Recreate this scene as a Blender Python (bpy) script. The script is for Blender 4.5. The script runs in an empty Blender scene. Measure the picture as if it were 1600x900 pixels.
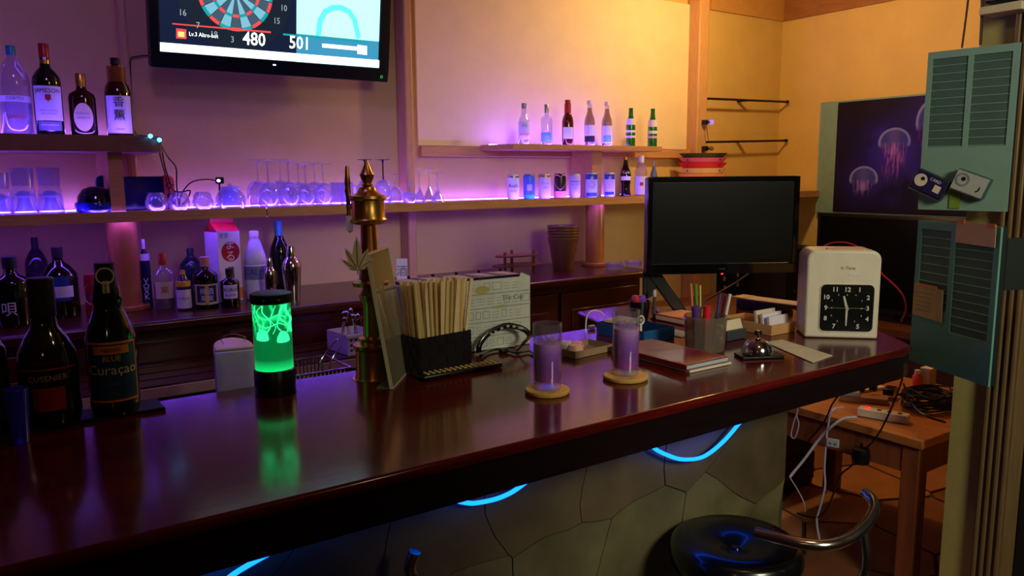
import bpy, math, random
import numpy as np
from math import sin, cos, pi, radians, atan2, hypot
from mathutils import Vector, Matrix
random.seed(7)
S = bpy.context.scene
COL = S.collection

# ---------------------------------------------------------------- camera
F = 1219.68
YAW, PIT, ROL = radians(34.424), radians(8.321), radians(-0.428)
CAM = np.array([0.0, 0.0, 1.48])
_cy, _sy, _cp, _sp = cos(YAW), sin(YAW), cos(PIT), sin(PIT)
FW = np.array([_sy*_cp, _cy*_cp, -_sp])
_r = np.array([_cy, -_sy, 0.0]); _u = np.cross(_r, FW)
RT = cos(ROL)*_r + sin(ROL)*_u
UP = -sin(ROL)*_r + cos(ROL)*_u
cd = bpy.data.cameras.new('camera'); cam = bpy.data.objects.new('camera', cd); COL.objects.link(cam)
cd.sensor_width = 36.0; cd.lens = 36.0*F/1600.0; cd.clip_start = 0.05
m = Matrix.Identity(4)
for i in range(3):
    m[i][0] = RT[i]; m[i][1] = UP[i]; m[i][2] = -FW[i]; m[i][3] = CAM[i]
cam.matrix_world = m
S.camera = cam

# ---------------------------------------------------------------- light, exposure
S.view_settings.view_transform = 'Standard'; S.view_settings.look = 'None'
S.view_settings.gamma = 1.0; S.view_settings.use_curve_mapping = False
S.view_settings.exposure = 0.0
w = bpy.data.worlds.new('world'); S.world = w; w.use_nodes = True
w.node_tree.nodes['Background'].inputs[0].default_value = (0.10, 0.07, 0.09, 1)
w.node_tree.nodes['Background'].inputs[1].default_value = 0.12
def lamp(name, kind, loc, energy, col, size=0.05, look=None, spot=None):
    l = bpy.data.lights.new(name, kind); l.energy = energy; l.color = col
    if kind == 'AREA': l.size = size
    else: l.shadow_soft_size = size
    if spot: l.spot_size = spot; l.spot_blend = 0.6
    o = bpy.data.objects.new(name, l); COL.objects.link(o); o.location = loc
    if look:
        d = Vector(look)-Vector(loc); o.rotation_euler = d.to_track_quat('-Z', 'Y').to_euler()
    return o
lamp('ceiling_bulb', 'POINT', (3.25, 2.50, 2.42), 38, (1.0, 0.60, 0.20), 0.05)
lamp('room_bulb', 'POINT', (1.1, 0.45, 2.40), 5, (1.0, 0.80, 0.46), 0.06)
lamp('entrance_bulb', 'POINT', (-0.7, -0.6, 2.1), 2.2, (1.0, 0.60, 0.28), 0.06)
lamp('fill_behind_camera', 'SPOT', (1.2, -1.3, 2.2), 150, (1.0, 0.93, 0.68), 0.35, look=(2.15, 1.15, 1.0), spot=radians(62))  # added fill spot behind the camera, lifts the counter front and right-hand things
lamp('black_light', 'SPOT', (0.2, 1.4, 2.7), 28, (0.36, 0.18, 1.0), 0.15, look=(0.75, 3.35, 1.3), spot=radians(95))
lamp('alcove_fill', 'POINT', (3.3, 2.55, 1.22), 2.4, (1.0, 0.55, 0.2), 0.05)  # added fill below shelf level, brightens the lower alcove wall and key board

# ---------------------------------------------------------------- geometry of the view, to place things on real planes
def ray(x, y): return FW + RT*(x-800)/F - UP*(y-450)/F
def onz(x, y, z): d = ray(x, y); return CAM + d*(z-CAM[2])/d[2]
def ony(x, y, Y): d = ray(x, y); return CAM + d*Y/d[1]
def onx(x, y, X): d = ray(x, y); return CAM + d*X/d[0]
def proj(P):
    v = np.array(P, float)-CAM; k = v@FW
    return 800+F*(v@RT)/k, 450-F*(v@UP)/k
def at(px, Y, z):            # point at depth Y and height z whose column is px
    y = 300.0
    for _ in range(6):
        P = ony(px, y, Y); P[2] = z; y = proj(P)[1]
    return P
def depth(P): return (np.array(P)-CAM)@FW
def wid(P, px): return px*depth(P)/F
def hgt(P, x, y):
    d = ray(x, y); s = hypot(P[0], P[1])/hypot(d[0], d[1]); return CAM[2]+d[2]*s-P[2]
def face(P, k=1.0): return -atan2(P[0], P[1])*k

# ---------------------------------------------------------------- materials
def lin(c):
    r = []
    for v in c[:3]:
        v = v/255.0; r.append(v/12.92 if v <= 0.04045 else ((v+0.055)/1.055)**2.4)
    return (r[0], r[1], r[2], 1)
MATS = {}
import bmesh
def M(name, col, rough=0.5, metal=0.0, trans=0.0, emit=None, es=0.0, nz=0.0, ns=20.0, bump=0.0, coat=0.0, alpha=1.0, stretch=None, spec=0.5):
    if name in MATS: return MATS[name]
    mt = bpy.data.materials.new(name); mt.use_nodes = True; MATS[name] = mt
    nt = mt.node_tree; b = nt.nodes['Principled BSDF']
    b.inputs['Base Color'].default_value = lin(col); b.inputs['Roughness'].default_value = rough
    b.inputs['Metallic'].default_value = metal; b.inputs['Transmission Weight'].default_value = trans
    b.inputs['Coat Weight'].default_value = coat; b.inputs['Coat Roughness'].default_value = 0.08
    b.inputs['Alpha'].default_value = alpha; b.inputs['Specular IOR Level'].default_value = spec
    if emit: b.inputs['Emission Color'].default_value = lin(emit); b.inputs['Emission Strength'].default_value = es
    tc = nt.nodes.new('ShaderNodeTexCoord'); mp = nt.nodes.new('ShaderNodeMapping')
    nt.links.new(tc.outputs['Object'], mp.inputs['Vector'])
    if stretch: mp.inputs['Scale'].default_value = stretch
    no = nt.nodes.new('ShaderNodeTexNoise'); no.inputs['Scale'].default_value = ns; no.inputs['Detail'].default_value = 5
    nt.links.new(mp.outputs[0], no.inputs['Vector'])
    k = nz if nz else 0.06
    mr = nt.nodes.new('ShaderNodeMapRange'); mr.inputs[1].default_value = 0.3; mr.inputs[2].default_value = 0.7
    mr.inputs[3].default_value = 1-k; mr.inputs[4].default_value = 1+k
    nt.links.new(no.outputs[0], mr.inputs[0])
    vm = nt.nodes.new('ShaderNodeVectorMath'); vm.operation = 'SCALE'
    vm.inputs[0].default_value = lin(col)[:3]; nt.links.new(mr.outputs[0], vm.inputs['Scale'])
    nt.links.new(vm.outputs[0], b.inputs['Base Color'])
    if bump:
        bp = nt.nodes.new('ShaderNodeBump'); bp.inputs['Strength'].default_value = bump; bp.inputs['Distance'].default_value = 0.01
        nt.links.new(no.outputs[0], bp.inputs['Height']); nt.links.new(bp.outputs[0], b.inputs['Normal'])
    return mt
def glassmat(name, tint, edge=0.55, diff=0.06, dcol=(225, 220, 255), base=0.05, rough=0.03):
    if name in MATS: return MATS[name]
    mt = bpy.data.materials.new(name); mt.use_nodes = True; MATS[name] = mt
    nt = mt.node_tree; nt.nodes.clear()
    out = nt.nodes.new('ShaderNodeOutputMaterial'); tr = nt.nodes.new('ShaderNodeBsdfTransparent')
    tr.inputs[0].default_value = lin(tint)
    gl = nt.nodes.new('ShaderNodeBsdfAnisotropic'); gl.inputs['Roughness'].default_value = rough; gl.inputs[0].default_value = (0.9, 0.9, 0.95, 1)
    df = nt.nodes.new('ShaderNodeBsdfDiffuse'); df.inputs[0].default_value = lin(dcol)
    lw = nt.nodes.new('ShaderNodeLayerWeight'); lw.inputs[0].default_value = 0.35
    mr = nt.nodes.new('ShaderNodeMapRange'); mr.inputs[3].default_value = base; mr.inputs[4].default_value = edge
    nt.links.new(lw.outputs['Facing'], mr.inputs[0])
    m1 = nt.nodes.new('ShaderNodeMixShader'); m2 = nt.nodes.new('ShaderNodeMixShader')
    nt.links.new(mr.outputs[0], m1.inputs[0]); nt.links.new(tr.outputs[0], m1.inputs[1]); nt.links.new(gl.outputs[0], m1.inputs[2])
    m2.inputs[0].default_value = diff
    nt.links.new(m1.outputs[0], m2.inputs[1]); nt.links.new(df.outputs[0], m2.inputs[2]); nt.links.new(m2.outputs[0], out.inputs[0])
    return mt

# ---------------------------------------------------------------- mesh builder
class B:
    def __init__(s): s.v = []; s.f = []; s.mi = []
    def add(s, vs, fs, mi=0):
        n = len(s.v); s.v += [tuple(map(float, p)) for p in vs]; s.f += [tuple(n+i for i in f) for f in fs]; s.mi += [mi]*len(fs); return s
    def box(s, x0, x1, y0, y1, z0, z1, mi=0):
        return s.add([(x0,y0,z0),(x1,y0,z0),(x1,y1,z0),(x0,y1,z0),(x0,y0,z1),(x1,y0,z1),(x1,y1,z1),(x0,y1,z1)],
                     [(0,3,2,1),(4,5,6,7),(0,1,5,4),(1,2,6,5),(2,3,7,6),(3,0,4,7)], mi)
    def lathe(s, pr, seg=28, c=(0,0,0), mi=0, a0=0, a1=2*pi, sy=1.0, ny=None):
        full = abs(a1-a0-2*pi) < 1e-6; n = seg if full else seg+1
        vs = []; fs = []
        for r, z in pr:
            for k in range(n):
                a = a0+(a1-a0)*k/seg; vs.append((c[0]+r*sin(a), c[1]-r*cos(a)*sy, c[2]+z))
        for i in range(len(pr)-1):
            for k in range(seg):
                k2 = (k+1) % n; a, b2, c2, d = i*n+k, i*n+k2, (i+1)*n+k2, (i+1)*n+k
                if pr[i][0] < 1e-6 and pr[i+1][0] < 1e-6: continue
                if pr[i][0] < 1e-6: fs.append((a, c2, d))
                elif pr[i+1][0] < 1e-6: fs.append((a, b2, d))
                else: fs.append((a, b2, c2, d))
        return s.add(vs, fs, mi)
    def cyl(s, r, z0, z1, seg=24, c=(0,0,0), mi=0): return s.lathe([(0,z0),(r,z0),(r,z1),(0,z1)], seg, c, mi)
    def tube(s, pts, r, seg=8, closed=False, mi=0, flat=1.0):
        P = [Vector(p) for p in pts]; n = len(P); vs = []; fs = []
        up = Vector((0,0,1))
        for i, p in enumerate(P):
            a = P[i-1] if (i or closed) else P[0]; b2 = P[(i+1) % n] if (i < n-1 or closed) else P[-1]
            t = (b2-a).normalized()
            nn = t.cross(up)
            if nn.length < 0.05: nn = t.cross(Vector((1,0,0)))
            nn.normalize(); bb = nn.cross(t); up = bb if bb.length > .5 else up
            rr = r[i] if isinstance(r, (list, tuple)) else r
            for k in range(seg):
                an = 2*pi*k/seg; vs.append(p+nn*cos(an)*rr+bb*sin(an)*rr*flat)
        for i in range(n if closed else n-1):
            for k in range(seg):
                j = (i+1) % n; k2 = (k+1) % seg; fs.append((i*seg+k, i*seg+k2, j*seg+k2, j*seg+k))
        if not closed: fs.append(tuple(range(seg-1, -1, -1))); fs.append(tuple((n-1)*seg+k for k in range(seg)))
        return s.add(vs, fs, mi)
    def prism(s, poly, z0, z1, mi=0, plane='xy'):   # poly counter-clockwise in the plane; extruded
        n = len(poly)
        def q(a, b2, c): return (a, b2, c) if plane == 'xy' else ((a, c, b2) if plane == 'xz' else (c, a, b2))
        vs = [q(a, b2, z0) for a, b2 in poly]+[q(a, b2, z1) for a, b2 in poly]
        fs = [tuple(range(n-1, -1, -1)), tuple(range(n, 2*n))]+[(i, (i+1) % n, n+(i+1) % n, n+i) for i in range(n)]
        return s.add(vs, fs, mi)
    def mesh(s, name):
        me = bpy.data.meshes.new(name); me.from_pydata(s.v, [], s.f); me.polygons.foreach_set('material_index', s.mi); me.update(); return me
def smoothline(pts, k=6):
    P = [Vector(p) for p in pts]; out = []
    for i in range(len(P)-1):
        a = P[max(i-1, 0)]; b2 = P[i]; c = P[i+1]; d = P[min(i+2, len(P)-1)]
        for j in range(k):
            t = j/k; out.append(0.5*((2*b2)+(c-a)*t+(2*a-5*b2+4*c-d)*t*t+(3*b2-a-3*c+d)*t**3))
    out.append(P[-1]); return out
def O(name, b, mats, parent=None, smooth=40, bevel=0, seg=2, fix=True):
    me = b.mesh(name) if isinstance(b, B) else b
    if not isinstance(mats, (list, tuple)): mats = [mats]
    for mm in mats: me.materials.append(mm)
    if fix:
        import bmesh
        bm = bmesh.new(); bm.from_mesh(me); bmesh.ops.remove_doubles(bm, verts=bm.verts, dist=1e-6)
        bmesh.ops.recalc_face_normals(bm, faces=bm.faces); bm.to_mesh(me); bm.free()
    if smooth:
        me.polygons.foreach_set('use_smooth', [True]*len(me.polygons)); me.set_sharp_from_angle(angle=radians(smooth))
    o = bpy.data.objects.new(name, me); COL.objects.link(o)
    if parent: o.parent = parent
    if bevel:
        md = o.modifiers.new('bevel', 'BEVEL'); md.width = bevel; md.segments = seg; md.limit_method = 'ANGLE'; md.angle_limit = radians(40)
    return o
def tag(o, label, cat, group=None):
    o['label'] = label; o['category'] = cat
    if group: o['group'] = group
    return o
def T(name, label, cat, P=(0,0,0), rz=0.0, group=None):
    o = bpy.data.objects.new(name, None); COL.objects.link(o); o.location = tuple(map(float, P[:3])); o.rotation_euler = (0,0,rz)
    o.empty_display_size = 0.05
    return tag(o, label, cat, group)
def ST(name, b, mat, parent=None, **k):
    o = O(name, b, mat, parent, **k)
    if parent is None: o['kind'] = 'structure'
    return o
def text(name, body, size, mat, parent, x=0, z=0, y=0, R=None, a0=0, tilt=0, ext=0.0002, align='CENTER', sx=1.0, flat=None, bold=0.0):
    cu = bpy.data.curves.new('t', 'FONT'); cu.body = body; cu.size = size; cu.align_x = align; cu.align_y = 'CENTER'; cu.extrude = ext
    cu.resolution_u = 2; cu.offset = bold
    o = bpy.data.objects.new('t', cu); COL.objects.link(o)
    dg = bpy.context.evaluated_depsgraph_get(); me = bpy.data.meshes.new_from_object(o.evaluated_get(dg))
    bpy.data.objects.remove(o); bpy.data.curves.remove(cu)
    for v in me.vertices:
        X, Z, D = v.co.x*sx, v.co.y, v.co.z
        X, Z = X*cos(tilt)-Z*sin(tilt), X*sin(tilt)+Z*cos(tilt)
        if flat == 'up': v.co = (x+X, y+Z, z+D)
        elif R:
            a = a0+(X+x)/R; v.co = ((R+D)*sin(a), -(R+D)*cos(a), z+Z)
        else: v.co = (x+X, y-D, z+Z)
    me.materials.clear()
    return O(name, me, mat, parent, smooth=0, fix=False)
def arcpatch(R, z0, z1, half, seg=14, t=0.0006, a0=0, sy=1.0):
    b = B(); vs = []; fs = []
    for k in range(seg+1):
        a = a0-half+2*half*k/seg
        for rr in (R, R+t):
            for z in (z0, z1): vs.append((rr*sin(a), -rr*cos(a)*sy, z))
    for k in range(seg):
        i = k*4; j = i+4
        fs += [(i+2, j+2, j+3, i+3), (i, i+1, j+1, j), (i+1, i+3, j+3, j+1), (i, j, j+2, i+2)]
    fs += [(0, 2, 3, 1), (seg*4, seg*4+1, seg*4+3, seg*4+2)]
    return b.add(vs, fs)
def dup(root, P, rz, label, group=None):
    r = root.copy(); COL.objects.link(r); r.location = tuple(map(float, P)); r.rotation_euler = (0,0,rz); r['label'] = label
    if group: r['group'] = group
    for ch in list(root.children):
        c = ch.copy(); COL.objects.link(c); c.parent = r
        for g in list(ch.children):
            d = g.copy(); COL.objects.link(d); d.parent = c
    return r
def clip(poly, px, py, nx, ny):
    out = []
    for i in range(len(poly)):
        a = poly[i]; b2 = poly[(i+1) % len(poly)]
        da = (a[0]-px)*nx+(a[1]-py)*ny; db = (b2[0]-px)*nx+(b2[1]-py)*ny
        if da <= 0: out.append(a)
        if (da < 0 < db) or (db < 0 < da):
            t = da/(da-db); out.append((a[0]+(b2[0]-a[0])*t, a[1]+(b2[1]-a[1])*t))
    return out
def warp(poly, x1, amp=.022, fr=9.0):
    out = []
    for i in range(len(poly)):
        a = poly[i]; b2 = poly[(i+1) % len(poly)]
        for k in range(5):
            t = k/5; x = a[0]+(b2[0]-a[0])*t; y = a[1]+(b2[1]-a[1])*t
            out.append((min(x+amp*sin(fr*y+2*sin(5*x))+amp*.4*sin(31*y), x1), y+amp*sin(fr*x+1.3)+amp*.4*sin(27*x+y*9)))
    return out
def voronoi(x0, x1, y0, y1, nx, ny, gap):
    sd = []
    for i in range(nx):
        for j in range(ny):
            sd.append((x0+(i+.5+random.uniform(-.38,.38)+(.25 if j % 2 else -.25))*(x1-x0)/nx, y0+(j+.5+random.uniform(-.38,.38))*(y1-y0)/ny))
    cells = []
    for i, p in enumerate(sd):
        poly = [(x0,y0),(x1,y0),(x1,y1),(x0,y1)]
        for j, q in enumerate(sd):
            if j == i: continue
            nx_, ny_ = q[0]-p[0], q[1]-p[1]; L = hypot(nx_, ny_); nx_ /= L; ny_ /= L
            poly = clip(poly, (p[0]+q[0])/2-nx_*gap/2, (p[1]+q[1])/2-ny_*gap/2, nx_, ny_)
            if len(poly) < 3: break
        if len(poly) >= 3: cells.append(poly)
    return cells

# ================================================================ the room
wallm = M('wall_paint', (212, 182, 112), 0.75, nz=0.05, ns=6, bump=0.06)
panelm = M('panel_board', (240, 218, 176), 0.6, nz=0.04, ns=9, bump=0.04)
woodp = M('pale_wood', (196, 148, 100), 0.5, nz=0.12, ns=14, stretch=(1, 8, 8))
postm = M('post_wood', (204, 158, 108), 0.45, nz=0.10, ns=14, stretch=(8, 8, 1))
shelfm = M('shelf_wood', (190, 138, 92), 0.45, nz=0.14, ns=10, stretch=(1, 10, 10))
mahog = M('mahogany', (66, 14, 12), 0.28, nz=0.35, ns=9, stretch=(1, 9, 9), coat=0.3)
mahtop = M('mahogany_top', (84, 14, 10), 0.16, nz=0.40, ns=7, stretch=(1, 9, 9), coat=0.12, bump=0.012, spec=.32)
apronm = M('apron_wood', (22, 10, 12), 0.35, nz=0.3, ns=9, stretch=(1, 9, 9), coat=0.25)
dark = M('dark_void', (14, 10, 12), 0.6)
black = M('black_plastic', (12, 12, 14), 0.32)
blackg = M('black_gloss', (8, 8, 11), 0.10, coat=0.5)
blackm = M('black_matte', (16, 15, 17), 0.7)
steel = M('polished_steel', (200, 200, 205), 0.12, metal=1.0)
brass = M('polished_brass', (222, 172, 84), 0.3, metal=1.0, nz=0.12, ns=6)
copper = M('copper_column', (212, 140, 72), 0.28, metal=1.0, nz=0.12, ns=6)
white = M('white_plastic', (222, 218, 206), 0.4)
paper = M('paper', (226, 214, 184), 0.8)
cream = M('cream_paint', (214, 196, 140), 0.6)
uvled = M('violet_led', (60, 20, 160), 0.5, emit=(112, 74, 255), es=75)

WY, RX = 3.35, 4.45
ST('floor', B().box(-2.5, RX, -2.0, WY, -0.05, 0), M('floor_grout', (70, 48, 30), 0.8, nz=0.2))
fl = bpy.data.objects['floor']
fm = [M('floor_stone', (168, 112, 62), 0.55, nz=0.2, ns=5, bump=0.1), M('floor_stone_dark', (132, 84, 46), 0.55, nz=0.2, ns=5, bump=0.1)]
for i, c in enumerate(voronoi(1.86, 4.4, 1.0, 3.3, 7, 6, 0.018)):
    O('floor_stone', B().prism(c, 0.0, random.uniform(0.006, 0.011)), fm[i % 2], fl, smooth=0)
ST('wall_back', B().box(-2.5, RX+0.1, WY, WY+0.1, 0, 2.85), wallm)
ST('wall_right', B().box(RX, RX+0.1, -2.0, WY, 0, 2.85), wallm)
ST('ceiling', B().box(-2.5, RX+0.1, -2.0, WY+0.1, 2.85, 2.95), M('ceiling_board', (150, 110, 70), 0.7))
ST('wall_left', B().box(-2.6, -2.5, -2.0, WY, 0, 2.85), M('room_wall', (90, 70, 60), 0.8))
ST('wall_front', B().box(-2.6, RX+.1, -2.1, -2.0, 0, 2.85), M('room_wall', (90, 70, 60), 0.8))
# frieze boards and picture rail
frz = M('frieze_wood', (150, 100, 54), 0.5, nz=0.12, ns=10, stretch=(1, 1, 6))
xr = at(1108, WY, 2.44)[0]
ST('trim_1', B().box(xr, RX, WY-0.02, WY-0.002, 2.445, 2.85), M('frieze_paint', (196, 148, 84), 0.6, nz=.06))
ST('trim_2', B().box(RX-0.02, RX-0.002, 0.6, WY-0.02, 2.445, 2.85), frz)
# posts on the back wall
def post(n, px0, px1, z, y0, lab):
    a = at(px0, y0, z)[0]; b2 = at(px1, y0, z)[0]
    ST('trim_%d' % n, B().box(a, b2, y0, WY-0.002, 0.0, 2.849), postm, bevel=0.008)
post(3, 204, 217, 1.45, WY-0.06, '')
post(4, 636, 649, 1.5, WY-0.09, '')
post(5, 1089, 1104, 1.7, WY-0.10, '')
# bright wall board between the posts, its bottom rail, and the lower wainscot
xa, xb = at(650, WY, 1.7)[0]+0.0, at(1086, WY, 1.7)[0]-0.0
zt = ony(1092, 9, WY-.02)[2]
ST('trim_6', B().box(xa, xb, WY-0.018, WY-0.002, 1.615, zt), panelm, bevel=0.003)
ST('trim_7', B().box(xa, xb, WY-0.05, WY-0.018, 1.565, 1.612), woodp, bevel=0.003)

# ---------------------------------------------------------------- pillar and casing (right)
PX = 2.455
pil = M('pillar_plaster', (172, 160, 92), 0.75, nz=0.06, ns=30, bump=0.08)
cas = M('casing_wood', (120, 96, 62), 0.5, nz=0.15, ns=12, stretch=(8, 8, 1))
yl = onx(1490, 600, PX)[1]; yc1 = onx(1547, 560, PX)[1]; yc0 = onx(1597, 560, PX)[1]
ST('wall_pillar', B().box(PX, PX+0.42, yc1, yl, 0, 2.849), pil)
b = B().box(PX-0.015, PX+0.12, yc0, yc1, 0, 2.849)
for k in range(4): b.box(PX-0.027, PX-0.0149, yc0+.006+k*(yc1-yc0)*.24, yc0+.006+(k+.55)*(yc1-yc0)*.24, 0, 2.849)
ST('trim_8', b, cas, bevel=0.003)
ST('door_1', B().box(PX+0.06, PX+0.10, 0.10, yc0-.005, 0, 2.3), dark)

# ---------------------------------------------------------------- bar counter
Z0 = 1.01
ctr = T('bar_counter', 'long glossy mahogany bar counter with pale stone front', 'bar counter', (0.5, 1.4, 0))
def loc(poly): return [(a-0.5, b2-1.4) for a, b2 in poly]
top = [(-1.4,1.084),(2.01,1.084),(2.07,1.098),(2.11,1.14),(2.2,1.27),(2.42,2.06),(1.68,2.06),(1.60,1.81),(1.0,1.81),(.95,1.75),(-1.4,1.75)]
O('counter_top', B().prism(loc(top), Z0-0.022, Z0), mahtop, ctr, bevel=0.009, seg=4)
ins = [(-1.4,1.09),(2.01,1.09),(2.065,1.103),(2.105,1.144),(2.19,1.27),(2.41,2.05),(1.685,2.05),(1.605,1.80),(1.005,1.80),(.955,1.744),(-1.4,1.744)]
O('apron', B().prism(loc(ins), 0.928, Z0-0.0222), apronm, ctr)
PXE = onx if False else 1.83
O('front_panel', B().box(-1.9, PXE-0.5, 1.312-1.4, 1.42-1.4, 0, 0.928), M('panel_mortar', (66, 62, 42), 0.8, nz=.2), ctr)
pm = [M('wall_stone', (88, 86, 54), 0.6, nz=0.45, ns=5, bump=0.5), M('wall_stone_pale', (98, 92, 60), 0.6, nz=0.45, ns=6, bump=0.5), M('wall_stone_rust', (92, 78, 50), 0.6, nz=0.45, ns=4, bump=0.5)]
for i, c in enumerate(voronoi(-0.3, PXE, 0.02, 0.925, 9, 3, 0.0025)):
    d = random.uniform(0.004, 0.0055)
    O('stone', B().prism([(a-.5, min(max(z, .01), .927)) for a, z in warp(c, PXE)], 1.312-1.4-d, 1.312-1.4, plane='xz'), pm[(i*7) % 3], ctr, smooth=0)
O('inner_shelf', B().box(-1.9, 0.6, 0.34, 0.62, 0.80, 0.82), mahog, ctr)
O('back_board', B().box(-1.9, 1.3, 0.30, 0.335, 0.0, 0.93), mahog, ctr)
# neon tube looping under the counter overhang
neon = T('neon_tube', 'glowing blue neon tube looping under the counter edge', 'neon light', (1.0, 1.285, 0.8))
pts = []
def NP(px, py): P = ony(px, py, 1.275); return (P[0]-1.0, 1.275-1.285, P[2]-0.8)
pts = [NP(250, 955), NP(300, 938), NP(345, 915), NP(388, 883)]
pts += [(.40-1+.16, -.01, .09), (.66-1, -.01, .075)] + [NP(725, 785), NP(750, 785), NP(785, 776), NP(817, 757)]
pts += [(1.0-1, -.01, .085), (1.16-1, -.01, .105), (1.255-1, -.01, .085), NP(1019, 697), NP(1045, 712), NP(1070, 718), NP(1100, 713), NP(1130, 690), NP(1158, 658), (1.66-1, -.01, .085), (1.72-1, -.01, .12)]
O('glass_tube', B().tube(smoothline(pts, 8), 0.0048, 8), M('neon_blue', (20, 120, 220), 0.3, emit=(8, 84, 255), es=7), neon)
O('tube_clip', B().box(0.695, 0.725, -0.012, 0.012, 0.09, 0.127), steel, neon)

# ---------------------------------------------------------------- back cabinet, worktop
cab = T('back_cabinet', 'long dark mahogany cabinet below the wall shelves', 'cabinet', (0.9, 3.05, 0))
O('cabinet_top', B().box(-2.3, 1.88, -0.26, 0.296, 0.965, 1.0), mahog, cab, bevel=0.01, seg=3)
O('body', B().box(-2.3, 1.82, -0.215, 0.296, 0.0, 0.965), mahog, cab)
for k in range(6):
    x = -1.2+k*0.5
    d = O('door', B().box(x+0.01, x+0.49, -0.232, -0.2151, 0.08, 0.93), mahog, cab, bevel=0.003)
    O('door_panel', B().box(x+0.07, x+0.43, -0.238, -0.2321, 0.16, 0.85), mahog, d, bevel=0.004)
wk = T('sink_worktop', 'low dark worktop with pale front edge behind the bar', 'worktop', (0.3, 2.64, 0))
O('worktop', B().box(-1.7, 0.95, -0.14, 0.17, 0.815, 0.845), mahog, wk, bevel=0.003)
O('front_edge', B().box(-1.7, 0.95, -0.147, -0.14, 0.817, 0.848), M('pale_edging', (188, 160, 120), 0.4), wk)
O('body', B().box(-1.7, 0.93, -0.11, 0.17, 0.0, 0.815), dark, wk)
for k in range(3): O('board', B().box(-1.7, 0.93, -0.12+k*0.09, -0.045+k*0.09, 0.846, 0.850), mahog, wk)

# ---------------------------------------------------------------- wall shelves
SZ, UZ = 1.355, 1.62
ms = T('main_shelf', 'long pale wooden wall shelf holding glasses and cans', 'shelf', (1.0, 3.17, SZ))
xj = at(416, 3.0, SZ)[0]
O('board', B().box(-2.2, xj-1.0-0.002, -0.17, 0.179, -0.03, 0), shelfm, ms, bevel=0.002)
O('board', B().box(xj-1.0+0.002, 3.44, -0.17, 0.179, -0.03, 0), shelfm, ms, bevel=0.002)
O('front_lip', B().box(-2.2, xj-1.0-0.002, -0.178, -0.168, -0.031, 0.0055), shelfm, ms)
O('front_lip', B().box(xj-1.0+0.002, 3.44, -0.178, -0.168, -0.031, 0.0055), shelfm, ms)
O('led_strip', B().box(-1.9, 1.90, -0.132, -0.124, 0.0005, 0.0025), uvled, ms)
O('led_strip', B().box(-1.9, 1.95, 0.140, 0.150, 0.0005, 0.004), M('violet_led_rear', (60,20,160), .5, emit=(120,76,255), es=62), ms)
O('led_strip', B().box(-1.9, 1.75, -0.120, -0.112, -0.0325, -0.0305), M('violet_led_dim', (60,20,160), .5, emit=(118,64,255), es=60), ms)
ul = T('upper_shelf', 'upper left wall shelf holding four spirit bottles', 'shelf', (0.2, 3.17, UZ))
xe = at(252, 3.05, UZ)[0]-0.2
poly = [(-1.4,-0.17),(xe-0.05,-0.17),(xe-0.012,-0.155),(xe,-0.12),(xe,0.179),(-1.4,0.179)]
O('board', B().prism(poly, -0.055, 0), M('shelf_edge_dark', (112, 66, 50), 0.5, nz=.15), ul, bevel=0.002)
O('led_strip', B().box(-1.3, xe-0.06, 0.13, 0.136, 0.0003, 0.004), bpy.data.materials['violet_led_rear'], ul)
O('led_strip', B().box(-1.3, xe-0.06, -0.12, -0.112, 0.0003, 0.0018), uvled, ul)
x0, x1 = at(170, 3.03, 1.5)[0], at(193, 3.03, 1.5)[0]
O('upright_board', B().box(x0-0.2, x1-0.2, -0.13, 0.179, -0.265, -0.0551), shelfm, ul)
ur = T('upper_shelf', 'upper right wall shelf holding seven small bottles', 'shelf', (2.3, 3.17, UZ))
xl, xl2, xr_ = at(752, 3.28, UZ)[0]-2.3, at(800, 3.08, UZ)[0]-2.3, at(1043, 3.05, UZ)[0]-2.3
O('board', B().prism([(xl2,-0.10),(xr_-0.02,-0.10),(xr_,-0.08),(xr_,0.119),(xl,0.119)], -0.026, 0), shelfm, ur, bevel=0.002)
O('led_strip', B().box(xl2-0.02, xr_-.2, 0.07, 0.080, 0.0003, 0.003), M('violet_led_bright', (60,20,160), .5, emit=(128,80,255), es=60), ur)
O('led_strip', B().box(xl2+0.02, xr_-0.25, -0.062, -0.052, 0.0003, 0.0014), uvled, ur)
x0, x1 = at(929, 3.1, 1.5)[0], at(944, 3.1, 1.5)[0]
O('upright_board', B().box(x0-2.3, x1-2.3, -0.05, 0.119, -0.265, -0.0261), shelfm, ur)
# round columns under the main shelf
cm = M('column_wood', (176, 112, 56), 0.35, nz=0.12, ns=9, stretch=(6, 6, 1), coat=0.3)
for px, wpx, lab in ((200, 44, 'thick round wooden column under the left of the main shelf'), (929, 29, 'round wooden column beside the stacked brown buckets')):
    P = at(px, 3.12, 1.0); r = wid(P, wpx)/2
    c = T('shelf_column', lab, 'column', P)
    O('shaft', B().cyl(r, 0.018, 0.3245, 32), cm, c)
    O('base_disc', B().cyl(r*1.45, 0, 0.018, 32), cm, c, bevel=0.003)

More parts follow.
